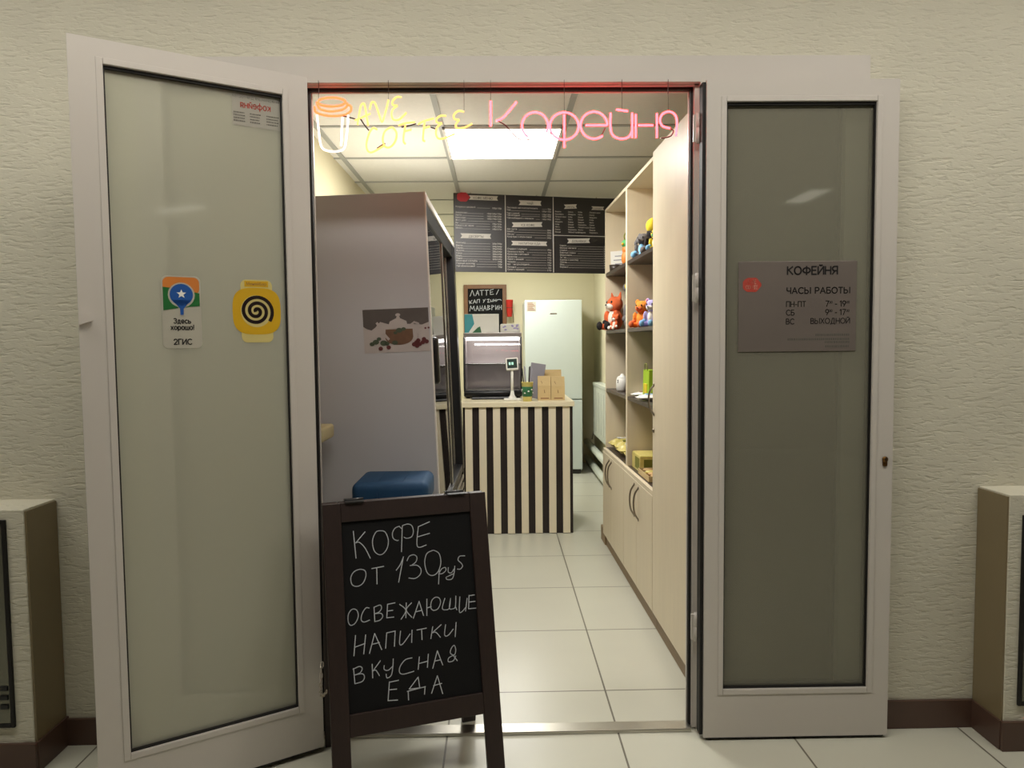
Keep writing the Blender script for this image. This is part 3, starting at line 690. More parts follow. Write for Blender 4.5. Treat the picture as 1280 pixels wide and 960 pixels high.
# ================================================================== SHOP: ceiling lights
for i, (x, y) in enumerate(SHOP_LIGHTS):
    t = thing('ceiling_light', ['bright square ceiling light panel above the aisle behind the pink neon word', 'square ceiling light panel beyond the hanging menu board'][i], 'ceiling light', (x, y, SZ))
    b = nb(); w = .298
    for a, c in (((-w, -w, -.014), (-w+.016, w, 0)), ((w-.016, -w, -.014), (w, w, 0)), ((-w, -w, -.014), (w, -w+.016, 0)), ((-w, w-.016, -.014), (w, w, 0))): box(b, a, c, .002)
    obj('frame', b, 'coolerwhite', t)
    b = nb(); box(b, (-w+.016, -w+.016, -.012), (w-.016, w-.016, -.004)); obj('diffuser', b, 'panel', t)

BOLD = 0
# ---- hanging menu board
m0 = Vector((-.297, 5.09, 1.872)); m1 = Vector((.80, 5.32, 1.872)); md = (m1-m0).normalized(); ma = math.atan2(md.y, md.x)
mb = thing('menu_board', 'long black hanging menu board with three printed panels above the counter', 'menu board', m0, ma)
MW, MH, kx = 1.20, .545, .00578
for x0, x1 in ((0, .362), (.364, .716), (.718, MW)):
    b = nb(); box(b, (x0, 0, 0), (x1, .012, MH), .001); obj('printed_panel', b, 'menublack', mb)
b = nb()
for x in (.12, .6, 1.05): tube(b, [(x, .006, MH), (x, .006, SZ-1.872)], .002, 6)
obj('hanger', b, 'wire', mb)
PM = Pl((0, 0, 0), (1, 0, 0), (0, 0, 1))
mu = lambda x: (x-567)*kx
mv = lambda y: (341-y)*kx*.965
b = nb(); PM.rect(b, mu(630.2), .004, mu(631.1), MH-.004, .0006); PM.rect(b, mu(691.3), .004, mu(692.2), MH-.004, .0006); PM.rect(b, mu(692.2), mv(293), MW-.01, mv(292.3), .0006)
def banner(b, x0, x1, y0, y1, sl=0):
    u0, u1, v0, v1 = mu(x0), mu(x1), mv(y1), mv(y0); n = .008
    PM.poly(b, [(u0-n, v0-sl), (u1+n*.5, v0+sl), (u1-n*.6, (v0+v1)/2+sl), (u1+n*.5, v1+sl), (u0-n, v1-sl), (u0+n*.6, (v0+v1)/2-sl)], .0006)
banner(b, 587, 621, 245.5, 251); banner(b, 576, 612, 293, 299); banner(b, 649, 676, 249.5, 255.5); banner(b, 640, 677, 277, 283, .004); banner(b, 639, 683, 301, 306.5)
banner(b, 707, 722, 252.5, 258, .003); banner(b, 743, 758, 254, 258.5); banner(b, 711, 739, 296, 302, .003)
obj('banner_print', b, 'menuwhite', mb)
b = nb(); u, v = mu(578.5), mv(248)
PM.poly(b, [(u+.045*(1+.07*math.cos(5*t))*math.cos(t), v+.033*(1+.06*math.cos(6*t))*math.sin(t)) for t in [2*math.pi*q/36 for q in range(36)]], .0006); obj('logo_print', b, 'menured', mb)
b = nb(); tz = .0155
def row(x, y, s, xr=None, price=None, z=tz):
    PM.text(b, s, mu(x), mv(y), z, 'LEFT', .0008)
    if price: PM.text(b, price, mu(xr), mv(y+.6), z, 'RIGHT', .0008); 
    if price:
        u0 = mu(x) + len(s)*z*.62; u1 = mu(xr)-len(price)*z*.6
        if u1 > u0: PM.rect(b, u0, mv(y), u1, mv(y)+.0012, .0008)
c1 = [(261, 'Эспрессо двойной', '100р/130р'), (268, 'Американо', '130р/160р/190р'), (271.2, 'Латте', '160р/190р/220р'), (274.4, 'Капучино', '160р/190р/220р'), (277.6, 'Флэт уайт', '190р'), (280.8, 'Раф', '190р/220р'), (284, 'Какао с зефиром', '170р/200р'), (287.2, 'Мокко', '180р/210р')]
for y, s, p in c1: row(569, y, s, 626, p)
for y, s, p in zip((305.5, 309, 312, 315.4, 318.6, 321.8, 325, 328, 331.3, 334.6), ('Лимонад', 'Матча', 'Смузи', 'Фраппе', 'Глясе', 'Морс', 'Тоник', 'Молочный коктейль', 'Горячий шоколад', 'Чай облепиховый'), ('200р/240р',)*7+('250р', '230р', '190р')): row(569, y, s, 626, p)
for y, s, p in zip((260, 263, 267, 269.6, 273), ('Листовой чай в ассортименте', 'Чай', 'Чай с мятой', 'Чай ягодный', 'Чай имбирный с лимоном'), ('90р', '120р/150р', '120р/150р', '150р/190р', '150р/190р')): row(632.5, y, s, 689, p)
for y, s, p in zip((287, 290, 293.4, 296.6), ('Айс латте', 'Бамбл', 'Айс раф', 'Колд брю с апельсином'), ('200р', '220р', '220р', '240р')): row(632.5, y, s, 689, p)
for y, s, p in zip((312, 315.5, 318.6, 322, 325, 328.4, 331.5, 335, 338), ('Сэндвич с курицей', 'Сосиска в тесте', 'Круассан с ветчиной', 'Круассан', 'Пирог с вишней', 'Чизкейк', 'Маффин шоколадный', 'Печенье', 'Салат с курицей'), ('180р', '90р', '190р', '120р', '110р', '190р', '120р', '40р', '210р')): row(632.5, y, s, 689, p)
wl = ['Ваниль', 'Карамель', 'Лесной орех', 'Кокос', 'Миндаль', 'Клён', 'Мята', 'Банан', 'Вишня']
for x, sh in ((694, 0), (711, 3), (724, 5), (739, 2)):
    for k in range(9): row(x, 263+3.25*k, wl[(k+sh) % 9], z=.0135)
for k, s in enumerate(('Сироп', 'Молоко овсяное', 'Сливки', 'Взбитые сливки', 'Мороженое', 'Зефир', 'Корица и шоколад', 'Лимон', 'Мёд', 'Варенье')): row(700, 306.5+3.05*k, s, 762, '30р')
obj('menu_print', b, 'menuwhite', mb)
b = nb()
for s, x, y in (('КОФЕ МЕНЮ', 603, 250), ('ДЕСЕРТЫ', 594, 298), ('ЧАЙ', 662, 254.6), ('ICE КОФЕ', 659, 282), ('НАПИТКИ ЕДА', 661, 305.4), ('СИРОПЫ', 714, 257), ('ТОППИНГ', 750, 258), ('ДОБАВКИ', 725, 301)):
    PM.text(b, s, mu(x), mv(y), .022 if x not in (714, 750) else .015, 'CENTER', .0012)
obj('heading_print', b, 'ink', mb)

# ================================================================== glass-door cooler on the left
ck = thing('display_cooler', 'tall grey display cooler with black-framed glass doors by the left wall', 'display cooler', (-.227, 2.95, 0), (0, -.032, -.0167))
CW, CH, CD = 1.5, 1.985, .6
b = nb(); box(b, (-CD, 0, .08), (0, .035, CH), .003); obj('side_panel', b, 'cooler', ck)
b = nb(); box(b, (-CD, CW-.035, .08), (0, CW, CH), .003); obj('side_panel', b, 'black', ck)
b = nb(); box(b, (-CD, .035, .62), (-CD+.03, CW-.035, CH-.06)); box(b, (-CD, .035, .6), (-.05, CW-.035, .64)); obj('inner_lining', b, 'darkinside', ck)
b = nb(); box(b, (-CD, .035, CH-.03), (.004, CW, CH), .004); obj('top_panel', b, 'coolerwhite', ck)
b = nb(); box(b, (-.1, .035, CH-.1), (-.002, CW-.035, CH-.03), .003); obj('header', b, 'black', ck)
b = nb(); box(b, (-.09, CW-.11, .6), (.006, CW-.005, CH-.03), .004); box(b, (-.09, .035, .595), (.002, CW-.1, .64), .003); obj('door_frame', b, 'black', ck)
b = nb(); box(b, (-.002, -.001, .08), (.0045, .012, CH), .001); obj('edge_trim', b, 'coolerwhite', ck)
for k, (y0, y1, xx) in enumerate(((.04, .8, -.012), (.76, CW-.1, -.045))):
    b = nb(); box(b, (xx-.006, y0, .64), (xx, y1, CH-.1)); g = obj('glass_door', b, 'coolerglass', ck)
    b = nb(); box(b, (xx-.016, y1-.035, .64), (xx+.006, y1, CH-.1), .002); box(b, (xx-.016, y0, .64), (xx+.004, y0+.02, CH-.1), .002); obj('stile', b, 'silver', g)
    if k == 0:
        b = nb(); box(b, (-.012, .045, 1.2), (.022, .1, 1.40), .016, seg=4); obj('handle', b, 'black', g)
b = nb()
for z in (.95, 1.25, 1.55): box(b, (-CD+.03, .04, z), (-.09, CW-.04, z+.012))
obj('wire_shelf', b, 'silver', ck)
b = nb(); box(b, (-.06, .035, .1), (-.012, CW-.005, .6))
for k in range(9): box(b, (-.012, .05, .14+.05*k), (.001, CW-.01, .165+.05*k), .003)
obj('louvre_panel', b, 'steel', ck)
b = nb(); box(b, (-CD, .035, .08), (-CD+.02, CW-.035, .6)); box(b, (-CD, .035, .08), (-.06, CW-.035, .1)); obj('base_shell', b, 'black', ck)
for xx in (-.08, -CD+.06):
    for yy in (.06, CW-.06):
        b = nb(); lathe(b, [(.022, 0), (.022, .02), (.012, .025), (.012, .082)], (xx, yy, 0), 12); obj('foot', b, 'black', ck)
# poster on the side panel
cm = Matrix.Translation((-.227, 2.95, 0)) @ Matrix.Rotation(-.0167, 4, 'Z') @ Matrix.Rotation(-.032, 4, 'Y')
cpn = (cm.to_3x3() @ Vector((0, -1, 0)))
cpo = cm @ Vector((0, 0, 0)); cinv = cm.inverted()
def cl(x, y): q = cinv @ on_plane(x, y, cpo, cpn); return q
q0 = cl(456, 442); q1 = cl(535, 384)
pw_, ph_ = q1.x-q0.x, q1.z-q0.z
b = nb(); box(b, (0, -.0012, 0), (pw_, -.0003, ph_))
ps = obj('tea_poster', b, 'poster_pale'); ps.matrix_world = cm @ Matrix.Translation(q0.x*Vector((1, 0, 0)) + Vector((0, 0, q0.z)))
tag(ps, 'small poster of a glass teapot with berries on the grey cooler side', 'poster')
PP = Pl((0, -.0012, 0), (1, 0, 0), (0, 0, 1))
ku, kv = pw_/1020., ph_/720.
pv = lambda x, y: ((x-65)*ku, ph_-(y-120)*kv)
def pp(b, pts, off): PP.poly(b, [pv(*p) for p in pts], off)
def po(b, x, y, rx, ry, off): u, v = pv(x, y); PP.oval(b, u, v, rx*ku, ry*kv, off)
b = nb(); pp(b, [(65, 122), (1085, 122), (1085, 360), (980, 400), (780, 380), (480, 380), (330, 330), (250, 420), (190, 465), (120, 440), (65, 400)], .0004); obj('dark_backdrop', b, 'poster_dark', ps)
b = nb(); po(b, 615, 600, 215, 120, .0008); pp(b, [(410, 460), (830, 460), (835, 600), (700, 710), (500, 700), (400, 600)], .0009); obj('tea', b, 'poster_amber', ps)
b = nb(); po(b, 610, 225, 38, 26, .0012); pp(b, [(440, 450), (480, 330), (580, 280), (640, 280), (740, 330), (760, 450), (700, 440), (500, 450)], .0012); po(b, 612, 270, 28, 24, .0012)
PP.stroke(b, [pv(*p) for p in ((800, 400), (860, 355), (920, 380), (945, 450), (920, 560), (850, 640))], .008, .0014)
PP.stroke(b, [pv(*p) for p in ((280, 350), (340, 430), (390, 540), (450, 620))], .010, .0014); obj('teapot_glass', b, 'poster_pale', ps)
b = nb()
for x, y, r in ((190, 690, 40), (250, 660, 50), (300, 610, 35), (370, 680, 55), (420, 690, 40), (620, 480, 50), (690, 460, 35), (560, 520, 30), (545, 680, 45)): po(b, x, y, r, r*.8, .0016)
obj('leaf_print', b, 'poster_green', ps)
b = nb()
for x, y in ((840, 720), (880, 690), (910, 660), (930, 720), (980, 690), (1000, 640), (1040, 680), (890, 745), (320, 770), (445, 755), (1030, 460), (1080, 455)): po(b, x, y, 34 if y > 500 else 16, 34 if y > 500 else 16, .0018)
obj('berry_print', b, 'poster_berry', ps)
# solid block standing in for a soft yellowish reflection on the cooler side
qz = on_y(418, 529, 2.9)
b = nb(); box(b, (XL, 2.70, qz.z-.055), (qz.x, 2.9, qz.z), .012, seg=3)
o = obj('reflection_stand_in', b, 'reflection_block'); tag(o, 'small yellowish block standing in for a reflection on the grey cooler side', 'reflection_block')

# ---- bar stool with blue velvet seat
sz = .862
sx0, sx1, sy0, sy1 = -.545, -.262, 2.625, 2.90
stl = thing('bar_stool', 'square bar stool with a blue velvet seat behind the chalkboard sign', 'bar stool', ((sx0+sx1)/2, (sy0+sy1)/2, 0), 0)
hw, hd = (sx1-sx0)/2, (sy1-sy0)/2
b = nb(); box(b, (-hw, -hd, sz-.10), (hw, hd, sz), .028, seg=5); obj('seat', b, 'velvet', stl)
b = nb()
for u in (-.33, .33): tube(b, smooth_path([(u*hw, -hd-.001, sz-.09), (u*hw, -hd+.002, sz-.03), (u*hw, -hd+.03, sz-.001), (u*hw, 0, sz+.0005), (u*hw, hd-.03, sz-.001)], 4), .0018, 6)
obj('seam', b, 'velvet', stl)
b = nb(); box(b, (-hw+.02, -hd+.02, sz-.125), (hw-.02, hd-.02, sz-.10)); obj('seat_base', b, 'black', stl)
for ax in (-1, 1):
    for ay in (-1, 1):
        b = nb(); tube(b, [(ax*(hw-.012), ay*(hd-.012), 0), (ax*(hw-.035), ay*(hd-.035), sz-.12)], .011, 10); obj('leg', b, 'black', stl)
b = nb(); z = .28; w_, d_ = hw-.018, hd-.018
tube(b, [(-w_, -d_, z), (w_, -d_, z), (w_, d_, z), (-w_, d_, z), (-w_, -d_, z)], .008, 8); obj('foot_ring', b, 'black', stl)

# ================================================================== cabinets along the right wall
CA = .0167; CN = Vector((math.cos(CA), math.sin(CA), 0)); CDv = Vector((-math.sin(CA), math.cos(CA), 0)); C0 = Vector((.738, 3.3, 0))
def cab(s, d=0, z=0): return C0 + CDv*(s-3.3) + CN*d + Vector((0, 0, z))
DEP = .325; CT = 2.237; T = .018
def bow(b, y, z0, z1, out=.024):
    P = smooth_path([(-.019, y, z0), (-.02-out*.75, y, z0+(z1-z0)*.2), (-.02-out, y, (z0+z1)/2), (-.02-out*.75, y, z1-(z1-z0)*.2), (-.019, y, z1)], 6)
    tube(b, P, .0045, 8)
    for z in (z0, z1): ell(b, (-.020, y, z), (.004, .007, .009), seg=10)
def carcass(t, L, nm='carcass'):
    b = nb()
    box(b, (0, 0, .085), (DEP, T, CT), .001); box(b, (0, L-T, .085), (DEP, L, CT), .001)
    box(b, (0, T, CT-T), (DEP, L-T, CT), .001); box(b, (0, T, .085), (DEP, L-T, .103)); box(b, (DEP-.006, T, .1), (DEP, L-T, CT-T))
    obj(nm, b, 'cream', t)
    b = nb(); box(b, (.004, 0, 0), (.02, L, .085), .001); box(b, (.02, 0, 0), (DEP, .016, .085)); box(b, (.02, L-.016, 0), (DEP, L, .085)); obj('plinth', b, 'plinth', t)
tall = thing('tall_cabinet', 'tall closed cream cabinet at the near end of the right wall units', 'cabinet', cab(2.62), CA)
carcass(tall, .72)
b = nb(); box(b, (-.018, .002, .088), (-.001, .719, CT-.002), .0015); dr = obj('door', b, 'cream', tall)
b = nb(); bow(b, .688, 1.035, 1.17); obj('handle', b, 'handle', dr)
b = nb(); lathe(b, [(.009, 0), (.009, .006), (.006, .008)], seg=14, mtx=Matrix.Translation((-.018, .688, .958)) @ Matrix.Rotation(-math.pi/2, 4, 'Y')); obj('lock', b, 'handle', dr)
SHELVES = (1.043, 1.425, 1.80)
for i, (s0, L, split, hs, lab) in enumerate(((3.345, .713, .36, (.305, .405), 'cream shelf unit with toys next to the tall cream cabinet'), (4.06, .72, .42, (.385, .465), 'cream shelf unit with a fox toy, at the far end of the right wall'))):
    u = thing('shelf_unit', lab, 'shelf unit', cab(s0), CA, 'cream shelf units')
    carcass(u, L)
    b = nb(); box(b, (-.016, T*.2, .645), (DEP-.008, L-T*.2, .666), .001); obj('cupboard_top', b, 'cream', u)
    b = nb(); box(b, (.004, T, .6661), (DEP-.01, L-T, .669)); obj('shelf_mat', b, 'shelf', u)
    for z in SHELVES:
        b = nb(); box(b, (.002, T+.001, z), (DEP-.008, L-T-.001, z+.02), .001); obj('shelf', b, 'shelf', u)
    for (y0, y1, hy) in ((.002, split-.0015, hs[0]), (split+.0015, L-.002, hs[1])):
        b = nb(); box(b, (-.018, y0, .088), (-.001, y1, .643), .0015); d_ = obj('door', b, 'cream', u)
        b = nb(); bow(b, hy, .455, .62); obj('handle', b, 'handle', d_)
b = nb(); box(b, (-.004, 0, 0), (.016, .17, .1), .002); o = obj('plinth_end_board', b, 'plinth'); place(o, cab(4.785), CA); tag(o, 'short brown plinth board on the floor past the far shelf unit', 'plinth board')

# ---- toys (each body one continuous skin, limbs included)
def plush(name, label, cat, pos, face, h, body, belly=None, ears=None, paws=None, muzzle=None, inner=None, eyes=True, group='toys on the cream shelves', head_mat=None, hs=1.0):
    t = thing(name, label, cat, pos, face, group)                # local +x is the way it faces, z up, height h
    bm = nb(); E = lambda c, r: ell(bm, [v*h for v in c], [v*h for v in r])
    E((0, 0, .26), (.19, .2, .26)); E((.02, 0, .66), (.2*hs, .23*hs, .2*hs)); E((0, 0, .46), (.13, .14, .12))
    for s in (-1, 1):
        E((.12, .2*s, .34), (.09, .07, .17)); E((.2, .15*s, .09), (.2, .085, .085)); E((.36, .17*s, .11), (.07, .08, .1))
        if ears == 'round': E((.0, .19*s, .83), (.06, .085, .09))
        if ears == 'point':
            for k in range(5): E((-.02, (.15+.012*k)*s, .80+.035*k), (.045-.006*k, .075-.012*k, .06-.004*k))
        if ears == 'long':
            for k in range(5): E((-.03-.01*k, (.16+.05*k)*s, .8-.06*k), (.05, .07, .09))
    obj('body', fuse(bm, max(.0035, h*.022)), body, t)
    if belly: bm = nb(); E((.075, 0, .3), (.13, .13, .21)); obj('belly', bm, belly, t)
    if muzzle: bm = nb(); E((.17, 0, .6), (.1, .13, .085)); E((.25, 0, .615), (.05, .05, .04)); obj('muzzle', bm, muzzle, t)
    bm = nb(); E((.29 if muzzle else .225, 0, .635), (.022, .03, .022)); obj('nose', bm, 'black', t)
    if eyes:
        for s in (-1, 1): bm = nb(); E((.19, .1*s, .71), (.025, .024, .032)); obj('eye', bm, 'black', t)
    if paws:
        for s in (-1, 1):
            bm = nb(); E((.37, .17*s, .115), (.075, .088, .108)); obj('foot_pad', bm, paws, t)
            bm = nb(); E((.16, .215*s, .2), (.085, .075, .075)); obj('paw', bm, paws, t)
    if inner:
        for s in (-1, 1): bm = nb(); E((.025, .19*s, .84), (.045, .05, .06)); obj('inner_ear', bm, inner, t)
    return t
def face_to(p, extra=0): return math.atan2(-p.y, -p.x) + extra
SH2, SH1, SH3, SH0 = 1.4455, 1.8205, 1.0635, .6695
p = cab(4.675, .05, SH2); plush('plush_fox', 'large orange fox plush with white chest and black paws, far bay', 'plush toy', p, math.radians(205), .255, 'fox', 'plushwhite', 'point', 'plushblack', 'plushwhite', None)
p = cab(4.505, .02, SH2); plush('plush_puppy', 'small orange and white plush leaning by the large fox', 'plush toy', p, math.radians(215), .11, 'fox', 'plushwhite', 'round', 'plushwhite', 'plushwhite')
p = cab(4.31, .11, SH2); plush('plush_owl', 'yellow and grey plush behind the large fox against the divider', 'plush toy', p, math.radians(262), .30, 'greyp', 'plushwhite', 'round', 'greyp', 'yellowp', 'yellowp')
p = cab(3.915, .06, SH2); plush('plush_bear', 'bright orange teddy bear plush sitting on the middle shelf', 'plush toy', p, math.radians(222), .17, 'bear', None, 'round', 'fox', 'fox')
p = cab(3.73, .075, SH2); plush('plush_bunny', 'lilac plush with pink ears beside the orange teddy bear', 'plush toy', p, math.radians(222), .165, 'lilac', 'plushwhite', 'round', 'bluep', 'plushwhite', 'pinkp')
p = cab(3.92, .065, SH1); plush('plush_elephant', 'grey and light blue long-eared plush on the upper shelf', 'plush toy', p, math.radians(225), .155, 'greyp', 'bluep', 'long', 'bluep', 'greyp')
p = cab(3.75, .085, SH1); t = plush('plush_doll', 'dark plush doll with a round yellow head on the upper shelf', 'plush toy', p, math.radians(225), .17, 'plushblack', None, None, 'greyp', None, None, False)
bm = nb(); ell(bm, (.02*.17, 0, .86*.17), (.042, .042, .043)); obj('head', bm, 'yellowp', t)
p = cab(3.61, .065, SH1); plush('plush_duck', 'pale yellow-green plush at the edge of the tall cabinet, upper shelf', 'plush toy', p, math.radians(225), .13, 'yellowp', 'plushwhite', None, 'bluep', 'greenp')
# upper far shelf: dish, card, bright figure
p = cab(4.66, .045, SH1)
t = thing('dark_dish', 'small dark round dish on the upper far shelf', 'dish', p)
bm = nb(); lathe(bm, [(.028, 0), (.034, .004), (.038, .044), (.034, .044), (.03, .01)], seg=20); obj('bowl', bm, 'shelf', t)
p = cab(4.725, .08, SH1); bm = nb(); box(bm, (-.003, -.05, 0), (.003, .05, .14), .001, Matrix.Rotation(-.12, 4, 'Y')); o = obj('price_card', bm, 'paper'); place(o, p, math.radians(62)); tag(o, 'white price card standing behind the dark dish', 'card')
bm = nb()
for k in range(4): box(bm, (-.0042, -.036, .03+.025*k), (-.003, .03-.01*(k % 2), .036+.025*k), 0, Matrix.Rotation(-.12, 4, 'Y'))
obj('print', bm, 'greypaper', o)
p = cab(4.34, .055, SH1); t = thing('toy_parrot', 'green and orange figure standing beside the shelf divider, upper far shelf', 'toy', p, math.radians(215))
bm = nb(); ell(bm, (0, 0, .05), (.03, .03, .05)); ell(bm, (0, 0, .1), (.026, .026, .03)); obj('body', fuse(bm, .004), 'st_orange', t)
bm = nb(); ell(bm, (.004, 0, .135), (.026, .026, .026)); obj('head', bm, 'greenp', t)
bm = nb(); ell(bm, (.028, 0, .132), (.01, .008, .008)); obj('beak', bm, 'st_yellow', t)
bm = nb(); tube(bm, smooth_path([(0, -.008, .155), (.004, -.014, .18), (0, -.006, .20), (.004, .004, .185)], 4), .004, 6); obj('crest', bm, 'olive', t)
# third shelf
p = cab(4.45, .05, SH3); bm = nb()
lathe(bm, [(.028, 0), (.036, .01), (.038, .05), (.034, .08), (.03, .084), (.03, .074)], seg=20); t = thing('sugar_jar', 'white speckled round jar on the third far shelf', 'jar', p, .4); obj('jar', bm, 'paper', t)
bm = nb(); lathe(bm, [(.031, .08), (.03, .09), (.012, .098), (.008, .108), (.001, .11)], seg=20); obj('lid', bm, 'paper', t)
bm = nb()
for k in range(14):
    a = random.uniform(0, 6.3); z = random.uniform(.015, .07); ell(bm, (.0365*math.cos(a), .0365*math.sin(a), z), (.004, .004, .005), seg=8)
obj('speckle', bm, 'greyink', t)
def pouch(name, label, p, rot, w, d, h, mat, lab_mat, group):
    t = thing(name, label, 'snack pack', p, rot, group)
    bm = nb(); N = 10; grid = []
    for i in range(N+1):
        r_ = []
        for j in range(N+1):
            u, v = i/N, j/N; k = (math.sin(math.pi*u)*math.sin(math.pi*v))**.45 if 0 < u < 1 and 0 < v < 1 else 0
            r_.append(((u-.5)*w, (v-.5)*d, k, u, v))
        grid.append(r_)
    for sgn in (1, -1):
        V = [[bm.verts.new((x, y, h/2 + sgn*(k*h/2*(1+.1*math.sin(9*u+5*v)) if sgn > 0 else k*h/2))) for (x, y, k, u, v) in r_] for r_ in grid]
        for i in range(N):
            for j in range(N):
                f = bm.faces.new((V[i][j], V[i+1][j], V[i+1][j+1], V[i][j+1]) if sgn > 0 else (V[i][j+1], V[i+1][j+1], V[i+1][j], V[i][j])); f.smooth = True
    obj('wrapper', bm, mat, t)
    bm = nb(); box(bm, (-w*.2, -d*.22, h*.93), (w*.22, d*.2, h*1.02), .002); obj('printed_label', bm, lab_mat, t)
    bm = nb()
    for s in (-1, 1): box(bm, (s*w*.5-.006, -d*.42, h*.5-.002), (s*w*.5+.006, d*.42, h*.5+.002))
    obj('crimp', bm, mat, t)
    return t
pouch('snack_pouch', 'pale flat snack pack on the third shelf left of the lime bag', cab(3.985, .085, SH3), CA, .13, .075, .03, 'paper', 'brownprint', 'snack packs on the shelves')
pouch('snack_pouch', 'white and blue snack pack lying in front of the lime bag', cab(3.73, .06, SH3), CA, .13, .1, .035, 'paper', 'bluep', 'snack packs on the shelves')
p = cab(3.865, .10, SH3); t = thing('gift_bag', 'lime green paper bag standing on the third shelf', 'paper bag', p, CA)
bm = nb(); prism(bm, [(-.035, 0), (.035, 0), (.03, .155), (-.03, .155)], 1, -.07, .07); obj('bag', bm, 'lime', t)
bm = nb(); tube(bm, smooth_path([(-.031, -.03, .15), (-.033, -.02, .185), (-.033, .02, .185), (-.031, .03, .15)], 5), .0025, 6); obj('handle', bm, 'olive', t)
bm = nb(); box(bm, (-.0375, -.04, .03), (-.033, .035, .08), 0); obj('printed_label', bm, 'yellowp', t)
# packs on the cupboard tops
pk = [(4.68, 'far end of the far cupboard top'), (4.54, 'second from the far end on the far cupboard top'), (4.39, 'third from the far end on the far cupboard top'), (4.22, 'nearest the divider on the far cupboard top')]
for k, (s, w_) in enumerate(pk):
    pouch('snack_pouch', 'yellow wrapped snack pack, ' + w_, cab(s, .09+.012*(k % 2), SH0), .08*(-1)**k, .15, .115, .075, 'yellowpack', 'olive' if k % 2 else 'paper', 'snack packs on the shelves')
p = cab(3.915, .125, SH0); t = thing('snack_box', 'yellow display box with a dark olive front on the near cupboard top', 'box', p, CA)
bm = nb(); w_, d_, h_ = .1, .105, .085
box(bm, (-w_, -d_, 0), (w_, d_, .004)); box(bm, (-w_, -d_, .004), (-w_+.003, d_, h_)); box(bm, (w_-.003, -d_, .004), (w_, d_, h_+.03)); box(bm, (-w_, -d_, .004), (w_, -d_+.003, h_)); box(bm, (-w_, d_-.003, .004), (w_, d_, h_)); obj('tray', bm, 'yellowpack', t)
bm = nb(); box(bm, (-w_-.001, -d_+.02, .012), (-w_, d_-.08, h_-.012)); box(bm, (-w_+.02, -d_-.001, .012), (w_-.03, -d_, h_-.015)); obj('printed_label', bm, 'olive', t)
bm = nb(); box(bm, (-w_+.003, -d_+.003, h_-.004), (w_-.003, d_-.003, h_+.004), .003); obj('inner_card', bm, 'yellowpack', t)
BS, BD = 3.665, .085
p = cab(BS, BD, SH0); t = thing('biscuit_basket', 'shallow basket of wrapped biscuits between the yellow box and tall cabinet', 'basket', p, CA)
bm = nb(); w_, d_ = .075, .128
for a, c in (((-w_, -d_, 0), (w_, d_, .004)), ((-w_, -d_, 0), (-w_+.004, d_, .03)), ((w_-.004, -d_, 0), (w_, d_, .03)), ((-w_, -d_, 0), (w_, -d_+.004, .03)), ((-w_, d_-.004, 0), (w_, d_, .03))): box(bm, a, c, .001)
obj('tray', bm, 'kraft', t)
for k in range(16):
    bm = nb(); r_ = .027; lay = k//8; i, j = k % 2, (k % 8)//2
    lathe(bm, [(.001, 0), (r_*.9, .001), (r_, .006), (r_*.9, .011), (.001, .013)], seg=16)
    o = obj('biscuit', bm, 'biscuit' if k % 3 else 'yellowpack')
    o.location = cab(BS + (j-1.5)*.0585, BD + (i-.5)*.064, SH0+.0045+.014*lay+(.012 if lay and i else 0))
    if lay: o.rotation_euler = (0, 0, 0)
    tag(o, 'round biscuit in the shallow basket beside the tall cabinet', 'biscuit', 'biscuits in the shallow basket')
# ================================================================== counter
ct = thing('counter', 'shop counter with cream and black vertical stripes and pale worktop', 'counter', (-.262, 5.10, 0))
KW, KD, KZ = .795, .74, .952
b = nb(); box(b, (.006, .014, 0), (KW-.004, KD, KZ-.036), .002); obj('body', b, 'blackboardm', ct)
for k in range(8):
    x = on_y(582.3+17.35*k, 600, 5.1).x + .262
    b = nb(); box(b, (x, 0, .004), (x+.0515, .0142, KZ-.036), .002); obj('slat', b, 'slatcream', ct)
b = nb(); box(b, (-.004, -.014, KZ-.036), (KW+.006, KD, KZ), .003); obj('worktop', b, 'worktop', ct)

# ---- heated display case on the counter
dx0, dx1, dy0, dy1 = -.262, .182, 5.45, 5.82
dc = thing('display_case', 'countertop display case with curved glass front on a black base', 'display case', ((dx0+dx1)/2, dy0, KZ))
w_ = (dx1-dx0)/2; dd = dy1-dy0
prof = [(dd, .05), (.03, .05), (-.002, .1), (-.014, .2), (-.012, .3), (.001, .4), (.028, .465), (dd, .465)]
b = nb(); box(b, (-w_, .0, .012), (w_, dd, .055), .012, seg=3)
for x in (-w_+.03, w_-.03):
    for y in (.04, dd-.04): lathe(b, [(.014, 0), (.014, .014)], (x, y, 0), 10)
obj('base', b, 'black', dc)
b = nb()
for s in (-1, 1): prism(b, prof, 0, s*w_-.008*(s > 0), s*w_+.008*(s < 0))
obj('side_panel', b, 'black', dc)
b = nb(); cur = smooth_path([Vector((0, p_[0], p_[1])) for p_ in prof[1:7]], 5)
A = [b.verts.new((-w_+.012, q.y+.003, q.z)) for q in cur]; B = [b.verts.new((w_-.012, q.y+.003, q.z)) for q in cur]
for k in range(len(cur)-1): f = b.faces.new((A[k], B[k], B[k+1], A[k+1])); f.smooth = True
obj('curved_glass', b, 'caseglass', dc)
b = nb(); box(b, (-w_, .05, .465), (w_, dd, .498), .004); obj('top', b, 'steel', dc)
b = nb(); box(b, (-w_+.01, dd-.012, .055), (w_-.01, dd-.004, .465)); obj('back_panel', b, 'casein', dc)
b = nb(); box(b, (-w_+.012, .012+.05, .056), (-w_+.016, dd-.012, .46)); box(b, (w_-.016, .062, .056), (w_-.012, dd-.012, .46)); obj('inner_lining', b, 'casein', dc)
